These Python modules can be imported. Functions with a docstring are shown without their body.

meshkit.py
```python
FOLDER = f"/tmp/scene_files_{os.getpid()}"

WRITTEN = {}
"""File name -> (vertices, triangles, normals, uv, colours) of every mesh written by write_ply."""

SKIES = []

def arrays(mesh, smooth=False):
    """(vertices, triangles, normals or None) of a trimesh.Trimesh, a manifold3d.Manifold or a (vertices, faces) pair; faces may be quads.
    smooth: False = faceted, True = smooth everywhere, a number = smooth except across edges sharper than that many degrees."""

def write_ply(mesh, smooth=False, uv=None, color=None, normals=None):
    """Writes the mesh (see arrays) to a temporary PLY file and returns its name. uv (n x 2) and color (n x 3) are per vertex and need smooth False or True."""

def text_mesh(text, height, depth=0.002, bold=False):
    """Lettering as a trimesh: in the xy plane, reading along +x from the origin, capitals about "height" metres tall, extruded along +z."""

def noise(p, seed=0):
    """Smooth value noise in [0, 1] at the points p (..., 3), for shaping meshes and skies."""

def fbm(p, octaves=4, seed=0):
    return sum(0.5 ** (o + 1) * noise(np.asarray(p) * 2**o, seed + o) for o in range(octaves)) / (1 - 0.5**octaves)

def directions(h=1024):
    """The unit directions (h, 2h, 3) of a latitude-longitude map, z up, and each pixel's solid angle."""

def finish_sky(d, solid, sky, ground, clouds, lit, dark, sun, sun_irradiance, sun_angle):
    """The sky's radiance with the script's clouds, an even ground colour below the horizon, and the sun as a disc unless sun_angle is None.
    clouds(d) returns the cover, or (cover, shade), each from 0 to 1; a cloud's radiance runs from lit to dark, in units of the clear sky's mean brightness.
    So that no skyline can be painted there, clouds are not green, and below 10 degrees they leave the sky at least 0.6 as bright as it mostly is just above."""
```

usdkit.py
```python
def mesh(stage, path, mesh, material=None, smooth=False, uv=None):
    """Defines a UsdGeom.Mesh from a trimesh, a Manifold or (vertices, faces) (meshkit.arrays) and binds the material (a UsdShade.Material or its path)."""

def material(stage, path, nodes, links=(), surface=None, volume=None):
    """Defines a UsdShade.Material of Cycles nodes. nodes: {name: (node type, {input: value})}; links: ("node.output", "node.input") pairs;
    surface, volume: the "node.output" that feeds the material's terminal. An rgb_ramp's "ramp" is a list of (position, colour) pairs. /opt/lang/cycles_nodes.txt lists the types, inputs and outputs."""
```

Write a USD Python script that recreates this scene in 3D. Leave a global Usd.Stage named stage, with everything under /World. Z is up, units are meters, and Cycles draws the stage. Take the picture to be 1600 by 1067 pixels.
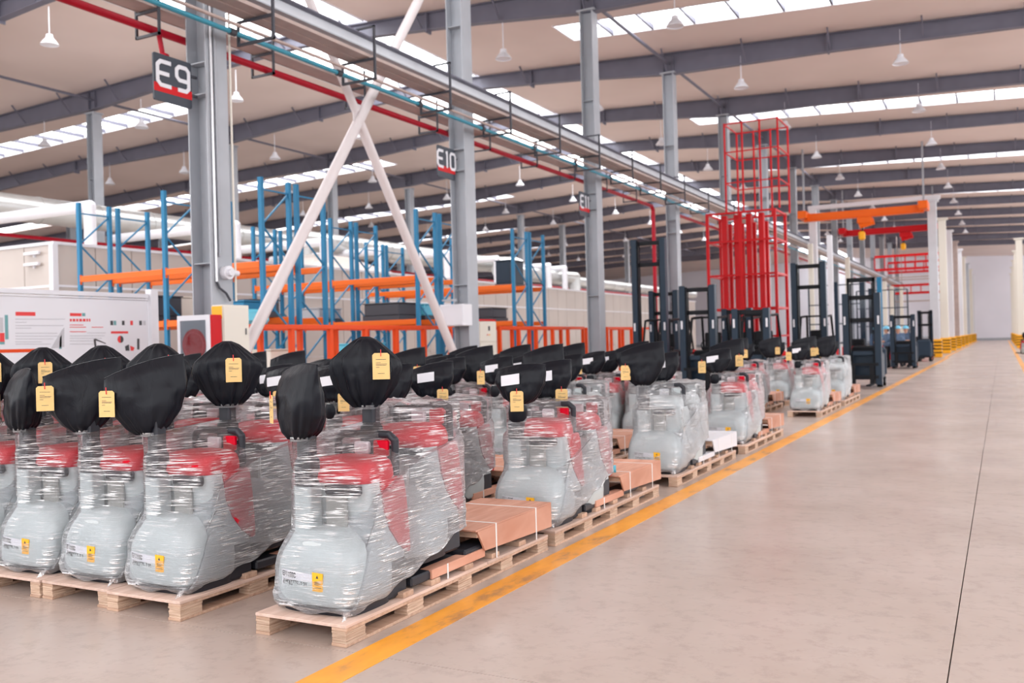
import math, random
import numpy as np, trimesh, manifold3d, usdkit, meshkit
from shapely.geometry import LineString, Polygon
from pxr import Usd, UsdGeom, UsdLux, UsdShade, Gf, Sdf

stage = Usd.Stage.CreateInMemory()
UsdGeom.SetStageUpAxis(stage, UsdGeom.Tokens.z)
UsdGeom.SetStageMetersPerUnit(stage, 1.0)
world = UsdGeom.Xform.Define(stage, '/World')
stage.SetDefaultPrim(world.GetPrim())
UsdGeom.Scope.Define(stage, '/World/Looks')

# ------------------------------------------------------------------ camera, sky, exposure
EXPOSURE = 0.1
SKYLIGHT = 7.0
SKY = 1.15
F_PX = 1450.0
EYE = np.array([0.0, 0.0, 1.5])
ROLL = 0.027
Rcw = np.array([[8.84147634e-01, -7.04429096e-04, -4.67207090e-01],
                [4.67207621e-01, 1.33306755e-03, 8.84146629e-01],
                [0.0, -9.99998863e-01, 1.50774316e-03]])     # camera right, down, forward as columns
cr, sr = math.cos(ROLL), math.sin(ROLL)
right = Rcw @ np.array([cr, sr, 0]); down = Rcw @ np.array([-sr, cr, 0]); fwd = Rcw[:, 2]
cam = UsdGeom.Camera.Define(stage, '/World/camera')
M = Gf.Matrix4d(*[float(x) for x in (*right, 0, *(-down), 0, *(-fwd), 0, *EYE, 1)])
cam.AddTransformOp().Set(M)
cam.CreateHorizontalApertureAttr(36.0)
cam.CreateVerticalApertureAttr(36.0 * 1067 / 1600)
cam.CreateFocalLengthAttr(36.0 * F_PX / 1600)
cam.CreateClippingRangeAttr(Gf.Vec2f(0.05, 1000))
cam.CreateFStopAttr(2.8)
cam.CreateFocusDistanceAttr(4.6)
cam.CreateExposureAttr(EXPOSURE)
dome = UsdLux.DomeLight.Define(stage, '/World/sky')
dome.CreateIntensityAttr(SKY)
dome.CreateColorAttr(Gf.Vec3f(0.95, 0.97, 1.0))

# ------------------------------------------------------------------ materials
def mat(name, nodes, links=(), surface='p.BSDF'):
    return usdkit.material(stage, '/World/Looks/' + name, nodes, links, surface=surface)

def plain(name, col, rough=0.5, metal=0.0, var=0.0, scale=6.0, spec=0.5, **kw):
    nodes = {'p': ('principled_bsdf', {'base_color': col, 'roughness': rough, 'metallic': metal, 'specular_ior_level': spec, **kw})}
    links = []
    if var:
        a = tuple(min(1, c * (1 - var)) for c in col); b = tuple(min(1, c * (1 + var)) for c in col)
        nodes.update({'tc': ('texture_coordinate', {}), 'n': ('noise_texture', {'scale': scale, 'detail': 4.0}), 'r': ('rgb_ramp', {'ramp': [(0.3, a), (0.7, b)]})})
        links = [('tc.object', 'n.vector'), ('n.fac', 'r.fac'), ('r.color', 'p.base_color')]
    return mat(name, nodes, links)

def wood(name, a, b, stretch=(3, 40, 40), rough=0.7):
    return mat(name, {'tc': ('texture_coordinate', {}), 'm': ('mapping', {'scale': stretch}), 'n': ('noise_texture', {'scale': 1.0, 'detail': 5.0, 'distortion': 0.4}),
                      'r': ('rgb_ramp', {'ramp': [(0.3, a), (0.68, b)]}), 'oi': ('object_info', {}),
                      'mr': ('map_range', {'from_min': 0.0, 'from_max': 1.0, 'to_min': 0.85, 'to_max': 1.12}), 'h': ('hsv', {}),
                      'bp': ('bump', {'strength': 0.25, 'distance': 0.004}), 'p': ('principled_bsdf', {'roughness': rough})},
               [('tc.object', 'm.vector'), ('m.vector', 'n.vector'), ('n.fac', 'r.fac'), ('oi.random', 'mr.value'), ('mr.result', 'h.value'), ('r.color', 'h.color'),
                ('h.color', 'p.base_color'), ('n.fac', 'bp.height'), ('bp.normal', 'p.normal')])

MT = {}
MT['floor'] = mat('floor_epoxy', {
    'g': ('geometry', {}), 'n': ('noise_texture', {'scale': 0.55, 'detail': 6.0, 'roughness': 0.62}), 'n2': ('noise_texture', {'scale': 9.0, 'detail': 5.0, 'roughness': 0.7}),
    'm3': ('mapping', {'scale': (1.0, 1.0, 1.0)}), 'n3': ('noise_texture', {'scale': 0.7, 'detail': 3.0}),
    'r': ('rgb_ramp', {'ramp': [(0.28, (0.42, 0.335, 0.285)), (0.72, (0.53, 0.44, 0.395))]}),
    'r2': ('rgb_ramp', {'ramp': [(0.33, (0.86, 0.85, 0.84)), (0.5, (1, 1, 1)), (0.72, (1.0, 1.0, 1.0))]}), 'mx': ('mix', {'mix_type': 'multiply', 'fac': 1.0}),
    'rr': ('map_range', {'from_min': 0.3, 'from_max': 0.7, 'to_min': 0.22, 'to_max': 0.32, 'clamp': True}),
    'bp': ('bump', {'strength': 0.05, 'distance': 0.01}), 'p': ('principled_bsdf', {'specular_ior_level': 0.5})},
    [('g.position', 'n.vector'), ('g.position', 'n2.vector'), ('g.position', 'm3.vector'), ('m3.vector', 'n3.vector'), ('n.fac', 'r.fac'), ('n2.fac', 'r2.fac'),
     ('r.color', 'mx.color1'), ('r2.color', 'mx.color2'), ('mx.color', 'p.base_color'), ('n3.fac', 'rr.value'), ('rr.result', 'p.roughness'), ('n2.fac', 'bp.height'), ('bp.normal', 'p.normal')])
MT['joint'] = plain('joint_filler', (0.10, 0.085, 0.075), 0.8)
MT['yellow'] = mat('line_paint', {
    'g': ('geometry', {}), 'm': ('mapping', {'scale': (3.0, 1.2, 1.0)}), 'n': ('noise_texture', {'scale': 1.3, 'detail': 6.0, 'roughness': 0.65}),
    'r': ('rgb_ramp', {'ramp': [(0.34, (0.42, 0.20, 0.07)), (0.44, (0.80, 0.33, 0.03)), (0.62, (0.92, 0.40, 0.035))]}), 'p': ('principled_bsdf', {'roughness': 0.36})},
    [('g.position', 'm.vector'), ('m.vector', 'n.vector'), ('n.fac', 'r.fac'), ('r.color', 'p.base_color')])
MT['ceiling'] = mat('ceiling_liner', {
    'g': ('geometry', {}), 'n': ('noise_texture', {'scale': 0.25, 'detail': 3.0}), 'r': ('rgb_ramp', {'ramp': [(0.3, (0.70, 0.58, 0.53)), (0.7, (0.78, 0.655, 0.61))]}),
    'p': ('principled_bsdf', {'roughness': 0.6})}, [('g.position', 'n.vector'), ('n.fac', 'r.fac'), ('r.color', 'p.base_color')])
MT['wall'] = plain('wall_panel', (0.80, 0.79, 0.86), 0.6, var=0.04, scale=0.2)
MT['steel'] = plain('steel_grey_paint', (0.37, 0.39, 0.425), 0.45, var=0.06, scale=2.0)
MT['steel_pale'] = plain('steel_pale_paint', (0.62, 0.64, 0.68), 0.4, var=0.05, scale=2.0)
MT['rafter'] = plain('rafter_paint', (0.135, 0.133, 0.175), 0.5, var=0.08, scale=1.5)
MT['dark'] = plain('dark_steel', (0.045, 0.047, 0.06), 0.5)
MT['tray'] = plain('cable_tray_zinc', (0.42, 0.33, 0.30), 0.45, 0.2, var=0.1, scale=3.0)
MT['zinc'] = plain('galvanised', (0.60, 0.60, 0.62), 0.32, 0.75, var=0.06, scale=4.0)
MT['red_pipe'] = plain('red_pipe_paint', (0.42, 0.006, 0.022), 0.35, spec=0.2)
MT['blue_pipe'] = plain('blue_pipe_paint', (0.04, 0.30, 0.42), 0.35)
MT['white'] = plain('white_paint', (0.72, 0.72, 0.76), 0.4)
MT['brace'] = plain('brace_paint', (0.66, 0.60, 0.60), 0.42)
MT['rack_blue'] = plain('rack_blue', (0.03, 0.20, 0.37), 0.4, spec=0.2)
MT['rack_orange'] = plain('rack_orange', (0.80, 0.15, 0.018), 0.4, spec=0.2)
MT['frame_orange'] = plain('frame_orange', (0.72, 0.07, 0.01), 0.4, spec=0.2)
MT['crane_orange'] = plain('crane_orange', (0.87, 0.14, 0.01), 0.4, spec=0.2)
MT['yellow_paint'] = plain('yellow_paint', (0.90, 0.42, 0.02), 0.4, spec=0.2)
MT['red_steel'] = plain('red_steel', (0.56, 0.006, 0.010), 0.4, spec=0.2)
MT['fork_navy'] = plain('forklift_navy', (0.022, 0.038, 0.06), 0.38, spec=0.2)
MT['fork_black'] = plain('forklift_black', (0.008, 0.009, 0.012), 0.5, spec=0.2)
MT['red'] = plain('red_hood', (0.60, 0.0, 0.018), 0.3, spec=0.2)
MT['grey'] = plain('truck_grey', (0.50, 0.55, 0.555), 0.4)
MT['greydk'] = plain('truck_grey_recess', (0.33, 0.33, 0.31), 0.5)
MT['black'] = plain('truck_black', (0.018, 0.02, 0.028), 0.45)
MT['duct'] = plain('duct_sheet', (0.50, 0.50, 0.49), 0.3, 0.6, var=0.05, scale=2.0)
MT['encl'] = plain('booth_panel', (0.50, 0.44, 0.40), 0.35, var=0.05, scale=0.6)
MT['cab'] = plain('cabinet_beige', (0.72, 0.68, 0.60), 0.45)
MT['sign_dark'] = plain('sign_navy', (0.022, 0.030, 0.047), 0.4)
MT['sign_red'] = plain('sign_red', (0.55, 0.006, 0.010), 0.4, spec=0.2)
MT['print'] = plain('print_ink', (0.05, 0.05, 0.055), 0.6)
MT['print_grey'] = plain('print_grey', (0.52, 0.52, 0.55), 0.6)
MT['print_red'] = plain('print_red', (0.75, 0.05, 0.05), 0.6)
MT['print_teal'] = plain('print_teal', (0.15, 0.35, 0.36), 0.6)
MT['paper'] = plain('paper', (0.74, 0.74, 0.78), 0.6)
MT['tag'] = plain('manila', (0.76, 0.51, 0.20), 0.6, var=0.04, scale=20)
MT['sticker'] = plain('sticker_yellow', (0.92, 0.48, 0.02), 0.5)
MT['strap'] = plain('strap_white', (0.80, 0.79, 0.78), 0.4)
MT['film_roll'] = plain('roll_cyan', (0.12, 0.55, 0.72), 0.35)
MT['skin'] = plain('skin', (0.62, 0.33, 0.23), 0.5)
MT['cloth_blue'] = plain('cloth_blue', (0.10, 0.16, 0.26), 0.8)
MT['cloth_black'] = plain('cloth_black', (0.02, 0.022, 0.03), 0.8)
MT['helmet'] = plain('helmet_blue', (0.18, 0.58, 0.80), 0.3)
MT['glass'] = mat('pane_glass', {'t': ('transparent_bsdf', {'color': (0.80, 0.82, 0.84)}), 'g': ('glossy_bsdf', {'color': (0.9, 0.9, 0.9), 'roughness': 0.05}), 'f': ('fresnel', {'IOR': 1.3}),
                                 'm': ('mix_closure', {})}, [('f.fac', 'm.fac'), ('t.BSDF', 'm.closure1'), ('g.BSDF', 'm.closure2')], surface='m.closure')
MT['skylight'] = mat('skylight_panel', {'e': ('emission', {'color': (0.97, 0.98, 1.0), 'strength': SKYLIGHT})}, surface='e.emission')
MT['ply'] = wood('plywood', (0.44, 0.275, 0.185), (0.60, 0.41, 0.30), (3, 30, 30))
MT['ply_deck'] = wood('plywood_deck', (0.55, 0.38, 0.30), (0.70, 0.53, 0.45), (18, 2.5, 30))
MT['ply_box'] = wood('plywood_box', (0.52, 0.24, 0.155), (0.65, 0.35, 0.25), (20, 2.0, 6))
MT['ply_edge'] = wood('plywood_edge', (0.34, 0.20, 0.13), (0.74, 0.56, 0.42), (4, 4, 160))
MT['bag'] = mat('bag_nylon', {'tc': ('texture_coordinate', {}), 'm': ('mapping', {'scale': (1, 1, 0.45)}), 'n': ('noise_texture', {'scale': 14.0, 'detail': 4.0, 'distortion': 0.8}),
                              'bp': ('bump', {'strength': 0.5, 'distance': 0.012}), 'p': ('principled_bsdf', {'base_color': (0.005, 0.006, 0.010), 'roughness': 0.40, 'specular_ior_level': 0.2})},
                [('tc.object', 'm.vector'), ('m.vector', 'n.vector'), ('n.fac', 'bp.height'), ('bp.normal', 'p.normal')])

def film(name, haze, tint=(0.97, 0.97, 0.98), glint_streak=0.42):
    """stretch film: clear where it lies flat, with white streaks painted in for the glints on its creases."""
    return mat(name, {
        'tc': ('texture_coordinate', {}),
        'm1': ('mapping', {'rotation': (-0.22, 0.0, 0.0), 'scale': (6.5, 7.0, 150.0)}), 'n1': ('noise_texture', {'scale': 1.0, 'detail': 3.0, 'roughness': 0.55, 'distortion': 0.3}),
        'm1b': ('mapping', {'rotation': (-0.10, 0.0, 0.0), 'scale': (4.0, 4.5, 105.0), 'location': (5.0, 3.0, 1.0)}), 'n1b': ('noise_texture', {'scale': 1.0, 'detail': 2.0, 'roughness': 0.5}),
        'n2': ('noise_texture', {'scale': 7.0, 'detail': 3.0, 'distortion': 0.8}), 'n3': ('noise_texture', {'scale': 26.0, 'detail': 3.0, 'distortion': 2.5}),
        'r1': ('rgb_ramp', {'ramp': [(0.555, (0, 0, 0)), (0.61, (1, 1, 1))]}), 'r1b': ('rgb_ramp', {'ramp': [(0.57, (0, 0, 0)), (0.64, (1, 1, 1))]}),  # masks of the painted glints: white colour in place of specular streaks
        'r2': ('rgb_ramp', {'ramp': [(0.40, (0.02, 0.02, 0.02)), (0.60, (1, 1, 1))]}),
        'ad': ('math', {'math_type': 'maximum'}), 'mu': ('math', {'math_type': 'multiply'}), 'hz': ('math', {'math_type': 'multiply_add', 'value2': glint_streak, 'value3': haze, 'use_clamp': True}),
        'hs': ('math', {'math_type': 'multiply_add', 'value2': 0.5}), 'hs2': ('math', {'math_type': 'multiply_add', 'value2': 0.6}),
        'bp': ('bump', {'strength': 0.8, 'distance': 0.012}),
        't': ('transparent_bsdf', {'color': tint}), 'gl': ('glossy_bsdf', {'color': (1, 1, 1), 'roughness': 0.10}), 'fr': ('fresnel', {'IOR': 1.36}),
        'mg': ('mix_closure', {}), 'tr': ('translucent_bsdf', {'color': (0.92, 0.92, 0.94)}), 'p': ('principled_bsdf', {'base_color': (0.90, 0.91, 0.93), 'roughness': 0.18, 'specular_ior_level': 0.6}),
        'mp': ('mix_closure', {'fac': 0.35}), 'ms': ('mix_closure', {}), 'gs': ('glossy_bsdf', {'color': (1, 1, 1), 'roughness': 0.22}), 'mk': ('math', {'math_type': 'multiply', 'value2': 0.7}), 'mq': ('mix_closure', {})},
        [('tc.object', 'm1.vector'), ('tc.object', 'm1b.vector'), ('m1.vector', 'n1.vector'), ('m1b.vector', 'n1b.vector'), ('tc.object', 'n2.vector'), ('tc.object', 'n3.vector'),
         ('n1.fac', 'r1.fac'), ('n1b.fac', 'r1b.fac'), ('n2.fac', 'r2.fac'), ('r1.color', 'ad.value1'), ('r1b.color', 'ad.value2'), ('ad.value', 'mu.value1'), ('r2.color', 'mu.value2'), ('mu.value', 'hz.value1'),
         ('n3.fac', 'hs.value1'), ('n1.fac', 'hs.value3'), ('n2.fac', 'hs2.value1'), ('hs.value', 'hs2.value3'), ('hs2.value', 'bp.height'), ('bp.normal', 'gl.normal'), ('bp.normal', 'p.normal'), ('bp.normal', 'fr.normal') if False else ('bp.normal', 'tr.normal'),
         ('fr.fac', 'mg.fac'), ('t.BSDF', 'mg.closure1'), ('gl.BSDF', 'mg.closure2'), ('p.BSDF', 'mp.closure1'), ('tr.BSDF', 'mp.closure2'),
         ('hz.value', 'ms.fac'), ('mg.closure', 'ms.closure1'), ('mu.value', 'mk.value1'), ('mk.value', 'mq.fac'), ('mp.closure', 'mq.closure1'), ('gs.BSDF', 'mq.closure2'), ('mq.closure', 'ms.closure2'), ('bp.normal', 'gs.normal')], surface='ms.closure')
MT['film_a'] = film('stretch_film', 0.09, glint_streak=0.85)
MT['film_band'] = film('stretch_film_band', 0.24, glint_streak=0.6)
MT['film_b'] = film('stretch_film_thick', 0.15, glint_streak=0.8)
MT['film_c'] = film('stretch_film_white', 0.20, glint_streak=0.75)

# ------------------------------------------------------------------ mesh helpers
class MB:
    """collects triangles of one mesh"""
    def __init__(s): s.v = []; s.f = []; s.n = 0
    def add(s, v, f):
        v = np.asarray(v, float); f = np.asarray(f, int)
        if f.shape[1] == 4: f = np.vstack([f[:, [0, 1, 2]], f[:, [0, 2, 3]]])
        s.v.append(v); s.f.append(f + s.n); s.n += len(v); return s
    def tm(s, m): return s.add(m.vertices, m.faces)
    def man(s, m):
        g = m.to_mesh(); return s.add(g.vert_properties[:, :3], g.tri_verts)
    def box(s, x0, x1, y0, y1, z0, z1):
        v = [(x, y, z) for x in (x0, x1) for y in (y0, y1) for z in (z0, z1)]
        return s.add(v, [(0, 1, 3, 2), (4, 6, 7, 5), (0, 4, 5, 1), (2, 3, 7, 6), (0, 2, 6, 4), (1, 5, 7, 3)])
    def cbox(s, x0, x1, y0, y1, z0, z1, b=0.01):
        pts = []
        for x, sx in ((x0, 1), (x1, -1)):
            for y, sy in ((y0, 1), (y1, -1)):
                for z, sz in ((z0, 1), (z1, -1)):
                    pts += [(x + sx * b, y + sy * b, z), (x + sx * b, y, z + sz * b), (x, y + sy * b, z + sz * b)]
        return s.man(manifold3d.Manifold.hull_points(pts))
    def tube(s, p, q, r, n=8, r2=None):
        p, q = np.array(p, float), np.array(q, float); r2 = r if r2 is None else r2
        d = (q - p) / np.linalg.norm(q - p)
        a = np.cross(d, (0, 0, 1) if abs(d[2]) < 0.9 else (1, 0, 0)); a /= np.linalg.norm(a); b = np.cross(d, a)
        t = np.linspace(0, 2 * np.pi, n, endpoint=False)
        ring = np.cos(t)[:, None] * a + np.sin(t)[:, None] * b
        v = np.vstack([p + r * ring, q + r2 * ring, [p], [q]])
        f = []
        for i in range(n):
            j = (i + 1) % n
            f += [(i, j, n + j), (i, n + j, n + i), (2 * n, j, i), (2 * n + 1, n + i, n + j)]
        return s.add(v, f)
    def path(s, pts, r, n=8):
        for p, q in zip(pts[:-1], pts[1:]): s.tube(p, q, r, n)
        for p in pts[1:-1]: s.sphere(p, r, 1)
        return s
    def bar(s, p, q, w, h):
        """rectangular bar from p to q; w across, h up"""
        p, q = np.array(p, float), np.array(q, float); d = (q - p) / np.linalg.norm(q - p)
        a = np.cross(d, (0, 0, 1) if abs(d[2]) < 0.95 else (0, 1, 0)); a /= np.linalg.norm(a); b = np.cross(a, d)
        v = [e + sx * w / 2 * a + sz * h / 2 * b for e in (p, q) for sx in (-1, 1) for sz in (-1, 1)]
        return s.add(v, [(0, 1, 3, 2), (4, 6, 7, 5), (0, 4, 5, 1), (2, 3, 7, 6), (0, 2, 6, 4), (1, 5, 7, 3)])
    def sphere(s, c, r, sub=2, sc=(1, 1, 1)):
        m = trimesh.creation.icosphere(sub, 1.0); return s.add(m.vertices * r * np.array(sc) + c, m.faces)
    def lathe(s, prof, c=(0, 0, 0), n=20):
        t = np.linspace(0, 2 * np.pi, n, endpoint=False); k = len(prof)
        v = np.array([(r * math.cos(a) + c[0], r * math.sin(a) + c[1], z + c[2]) for r, z in prof for a in t])
        f = [(i * n + j, i * n + (j + 1) % n, (i + 1) * n + (j + 1) % n, (i + 1) * n + j) for i in range(k - 1) for j in range(n)]
        return s.add(v, f)
    def prism(s, poly, axis, a0, a1):
        """polygon (list of 2-D points or shapely Polygon) extruded along axis x, y or z from a0 to a1"""
        g = poly if isinstance(poly, Polygon) else Polygon(poly)
        m = trimesh.creation.extrude_polygon(g, a1 - a0, engine='earcut')
        v = m.vertices.copy(); v[:, 2] += a0
        if axis == 'x': v = v[:, [2, 0, 1]]
        elif axis == 'y': v = np.stack([v[:, 0], v[:, 2], v[:, 1]], 1); return s.add(v, m.faces[:, ::-1])
        return s.add(v, m.faces)
    def loft(s, rings, cap=True):
        rings = np.asarray(rings, float); k, n = rings.shape[:2]
        v = rings.reshape(-1, 3)
        f = [(i * n + j, i * n + (j + 1) % n, (i + 1) * n + (j + 1) % n, (i + 1) * n + j) for i in range(k - 1) for j in range(n)]
        s.add(v, f)
        if cap:
            for r, flip in ((rings[0], True), (rings[-1], False)):
                w = np.vstack([r, [r.mean(0)]]); g = [(n, j, (j + 1) % n) for j in range(n)]
                s.add(w, [t[::-1] for t in g] if flip else g)
        return s
    def moved(s, d=(0, 0, 0), rz=0.0, rx=0.0, ry=0.0):
        v, f = s.arr(); R = trimesh.transformations.euler_matrix(rx, ry, rz)[:3, :3]
        o = MB(); o.add(v @ R.T + np.array(d), f); return o
    def join(s, o):
        v, f = o.arr(); return s.add(v, f)
    def arr(s): return np.vstack(s.v), np.vstack(s.f)

_names = {}
def numbered(parent, name):
    k = _names.get((parent, name), 0); _names[(parent, name)] = k + 1
    return f'{parent}/{name}' + (f'_{k:03d}' if k else '')

def pathof(p): return '/World' if p is None else (p if isinstance(p, str) else str(p.GetPath()))

def obj(name, mb, m, parent=None, smooth=False, label=None):
    p = numbered(pathof(parent), name)
    g = usdkit.mesh(stage, p, mb.arr() if isinstance(mb, MB) else mb, MT[m], smooth=smooth)
    pr = g.GetPrim()
    if label: pr.SetCustomDataByKey('label', label)
    return pr

def tag(pr, label, cat, group=None, kind=None):
    pr.SetCustomDataByKey('label', label); pr.SetCustomDataByKey('category', cat)
    if group: pr.SetCustomDataByKey('group', group)
    if kind: pr.SetCustomDataByKey('kind', kind)
    return pr

def thing(name, label, cat, loc=(0, 0, 0), rz=0.0, group=None, kind=None):
    x = UsdGeom.Xform.Define(stage, numbered('/World', name))
    x.AddTranslateOp().Set(Gf.Vec3d(*[float(c) for c in loc]))
    x.AddRotateZOp().Set(float(math.degrees(rz)))
    return tag(x.GetPrim(), label, cat, group, kind)

def dup(src, label, loc, rz=0.0, group=None):
    was = src.GetCustomData()
    import re
    base = re.sub(r'_\d{3}$', '', src.GetName())
    t = thing(base, label, was['category'], loc, rz, group or was.get('group'), was.get('kind'))
    t.GetReferences().AddInternalReference(src.GetPath()); t.SetInstanceable(True)
    return t

def ray(px, py):
    x, y = px - 800.0, py - 533.5
    u = np.array([cr * x - sr * y, sr * x + cr * y, F_PX]); return Rcw @ u

def atY(px, py, Y):
    d = ray(px, py); return EYE + d * Y / d[1]

def atX(px, py, X):
    d = ray(px, py); return EYE + d * X / d[0]

ORD = 'first second third fourth fifth sixth seventh eighth ninth tenth eleventh twelfth thirteenth fourteenth fifteenth sixteenth'.split()
rng = random.Random(7)

# ------------------------------------------------------------------ floor: cast slabs with sawn joints, painted lines
floor = thing('floor', 'polished beige concrete floor of the hall, sawn into large slabs', 'floor', kind='structure')
obj('joint_bed', MB().box(-84, 14, -10, 150, -0.2, -0.012), 'joint', floor)
xs = [-84] + [-0.245 - 6.1 * k for k in range(12, -1, -1)] + [5.855, 14]
ys = [-10, -2.3, 3.65, 9.55] + [9.55 + 5.95 * k for k in range(1, 8)] + [63, 80, 98, 115, 132, 150]
for i in range(len(xs) - 1):
    for j in range(len(ys) - 1):
        g = 0.003
        if xs[i] < -30 and ys[j] > 30 and (i % 2): pass
        obj('slab', MB().box(xs[i] + g, xs[i + 1] - g, ys[j] + g, ys[j + 1] - g, -0.15, 0.0), 'floor', floor)
def line(name, x0, x1, y0, y1, label):
    t = obj(name, MB().box(x0, x1, y0, y1, -0.004, 0.0025), 'yellow'); tag(t, label, 'floor line', kind='structure'); return t
line('trim_1', -2.845, -2.655, -6, 58, 'yellow painted line between the pallets and the open aisle')
line('trim_2', -3.0, -2.86, 58, 146, 'far yellow painted line beside the row of striped posts')
line('trim_3', 0.62, 0.80, 10, 146, 'yellow painted line along the right edge of the aisle')

# ------------------------------------------------------------------ roof
RIDGE = -22.9
def deck(x): return 13.22 - (0.05 if x > RIDGE else 0.033) * abs(x - RIDGE)
FR = [3 + 8 * k for k in range(16)]            # frames
STRIPS = [(30.1, 32.0), (46.2, 48.2), (62.1, 64.1), (78.1, 80.1), (94.1, 96.1), (110.1, 112.1), (14.1, 16.0)]
xb = [-84, -57.5, -33.2, -25.9, RIDGE, -19.7, -14.0, 14.0]
yb = sorted([-10, 150] + [y for s in STRIPS for y in s])
ceiling = MB()
for i in range(len(xb) - 1):
    for j in range(len(yb) - 1):
        x0, x1, y0, y1 = xb[i], xb[i + 1], yb[j], yb[j + 1]
        if -26 < x0 < -19.8: continue
        if (y0, y1) in STRIPS and (x1 <= -33.2 or x0 >= -14.0): continue
        v = [(x, y, deck(x) + dz) for dz in (0, 0.1) for x, y in ((x0, y0), (x1, y0), (x1, y1), (x0, y1))]
        ceiling.add(v, [(3, 2, 1, 0), (4, 5, 6, 7), (0, 1, 5, 4), (1, 2, 6, 5), (2, 3, 7, 6), (3, 0, 4, 7)])
tag(obj('ceiling', ceiling, 'ceiling'), 'pinkish beige flat liner of the low pitched hall roof', 'ceiling', kind='structure')
# seams of the liner sheets run up the slope
def window_roof(n, x0, x1, y0, y1, step, label, along):
    w = thing(f'window_{n}', label, 'skylight', kind='structure')
    c = MB()
    def zz(x): return deck(x) + 0.02
    t = 0.05
    for xa, xc, ya, yc in ((x0, x1, y0 - t, y0), (x0, x1, y1, y1 + t), (x0 - t, x0, y0, y1), (x1, x1 + t, y0, y1)):
        v = [(x, y, zz(x) + dz) for dz in (-0.04, 0.42) for x, y in ((xa, ya), (xc, ya), (xc, yc), (xa, yc))]
        c.add(v, [(3, 2, 1, 0), (4, 5, 6, 7), (0, 1, 5, 4), (1, 2, 6, 5), (2, 3, 7, 6), (3, 0, 4, 7)])
    obj('upstand', c, 'white', w)
    if along == 'x':
        k = max(1, int(round((x1 - x0) / step))); e = np.linspace(x0, x1, k + 1)
        for a, b in zip(e[:-1], e[1:]):
            obj('pane', MB().add([(a, y0, zz(a) + .36), (b, y0, zz(b) + .36), (b, y1, zz(b) + .36), (a, y1, zz(a) + .36)], [(3, 2, 1, 0)]), 'skylight', w)
        for a in e[1:-1]: obj('glazing_bar', MB().box(a - .035, a + .035, y0, y1, zz(a) - 0.03, zz(a) + .14), 'rafter', w)
    else:
        k = max(1, int(round((y1 - y0) / step))); e = np.linspace(y0, y1, k + 1)
        for a, b in zip(e[:-1], e[1:]):
            obj('pane', MB().add([(x0, a, zz(x0) + .36), (x1, a, zz(x1) + .36), (x1, b, zz(x1) + .36), (x0, b, zz(x0) + .36)], [(3, 2, 1, 0)]), 'skylight', w)
        for a in e[1:-1]: obj('glazing_bar', MB().bar((x0, a, zz(x0) + .2), (x1, a, zz(x1) + .2), .06, .12), 'white', w)
n = 0
for q, (y0, y1) in enumerate(sorted(STRIPS)):
    n += 1; window_roof(n, -13.9, 13.8, y0 + .05, y1 - .05, 1.5, f'{ORD[q]} bright skylight strip across the roof over the aisle', 'x')
    n += 1; window_roof(n, -56, -33.3, y0 + .05, y1 - .05, 1.6, f'{ORD[q]} bright skylight strip across the roof on the far left side', 'x')
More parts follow.
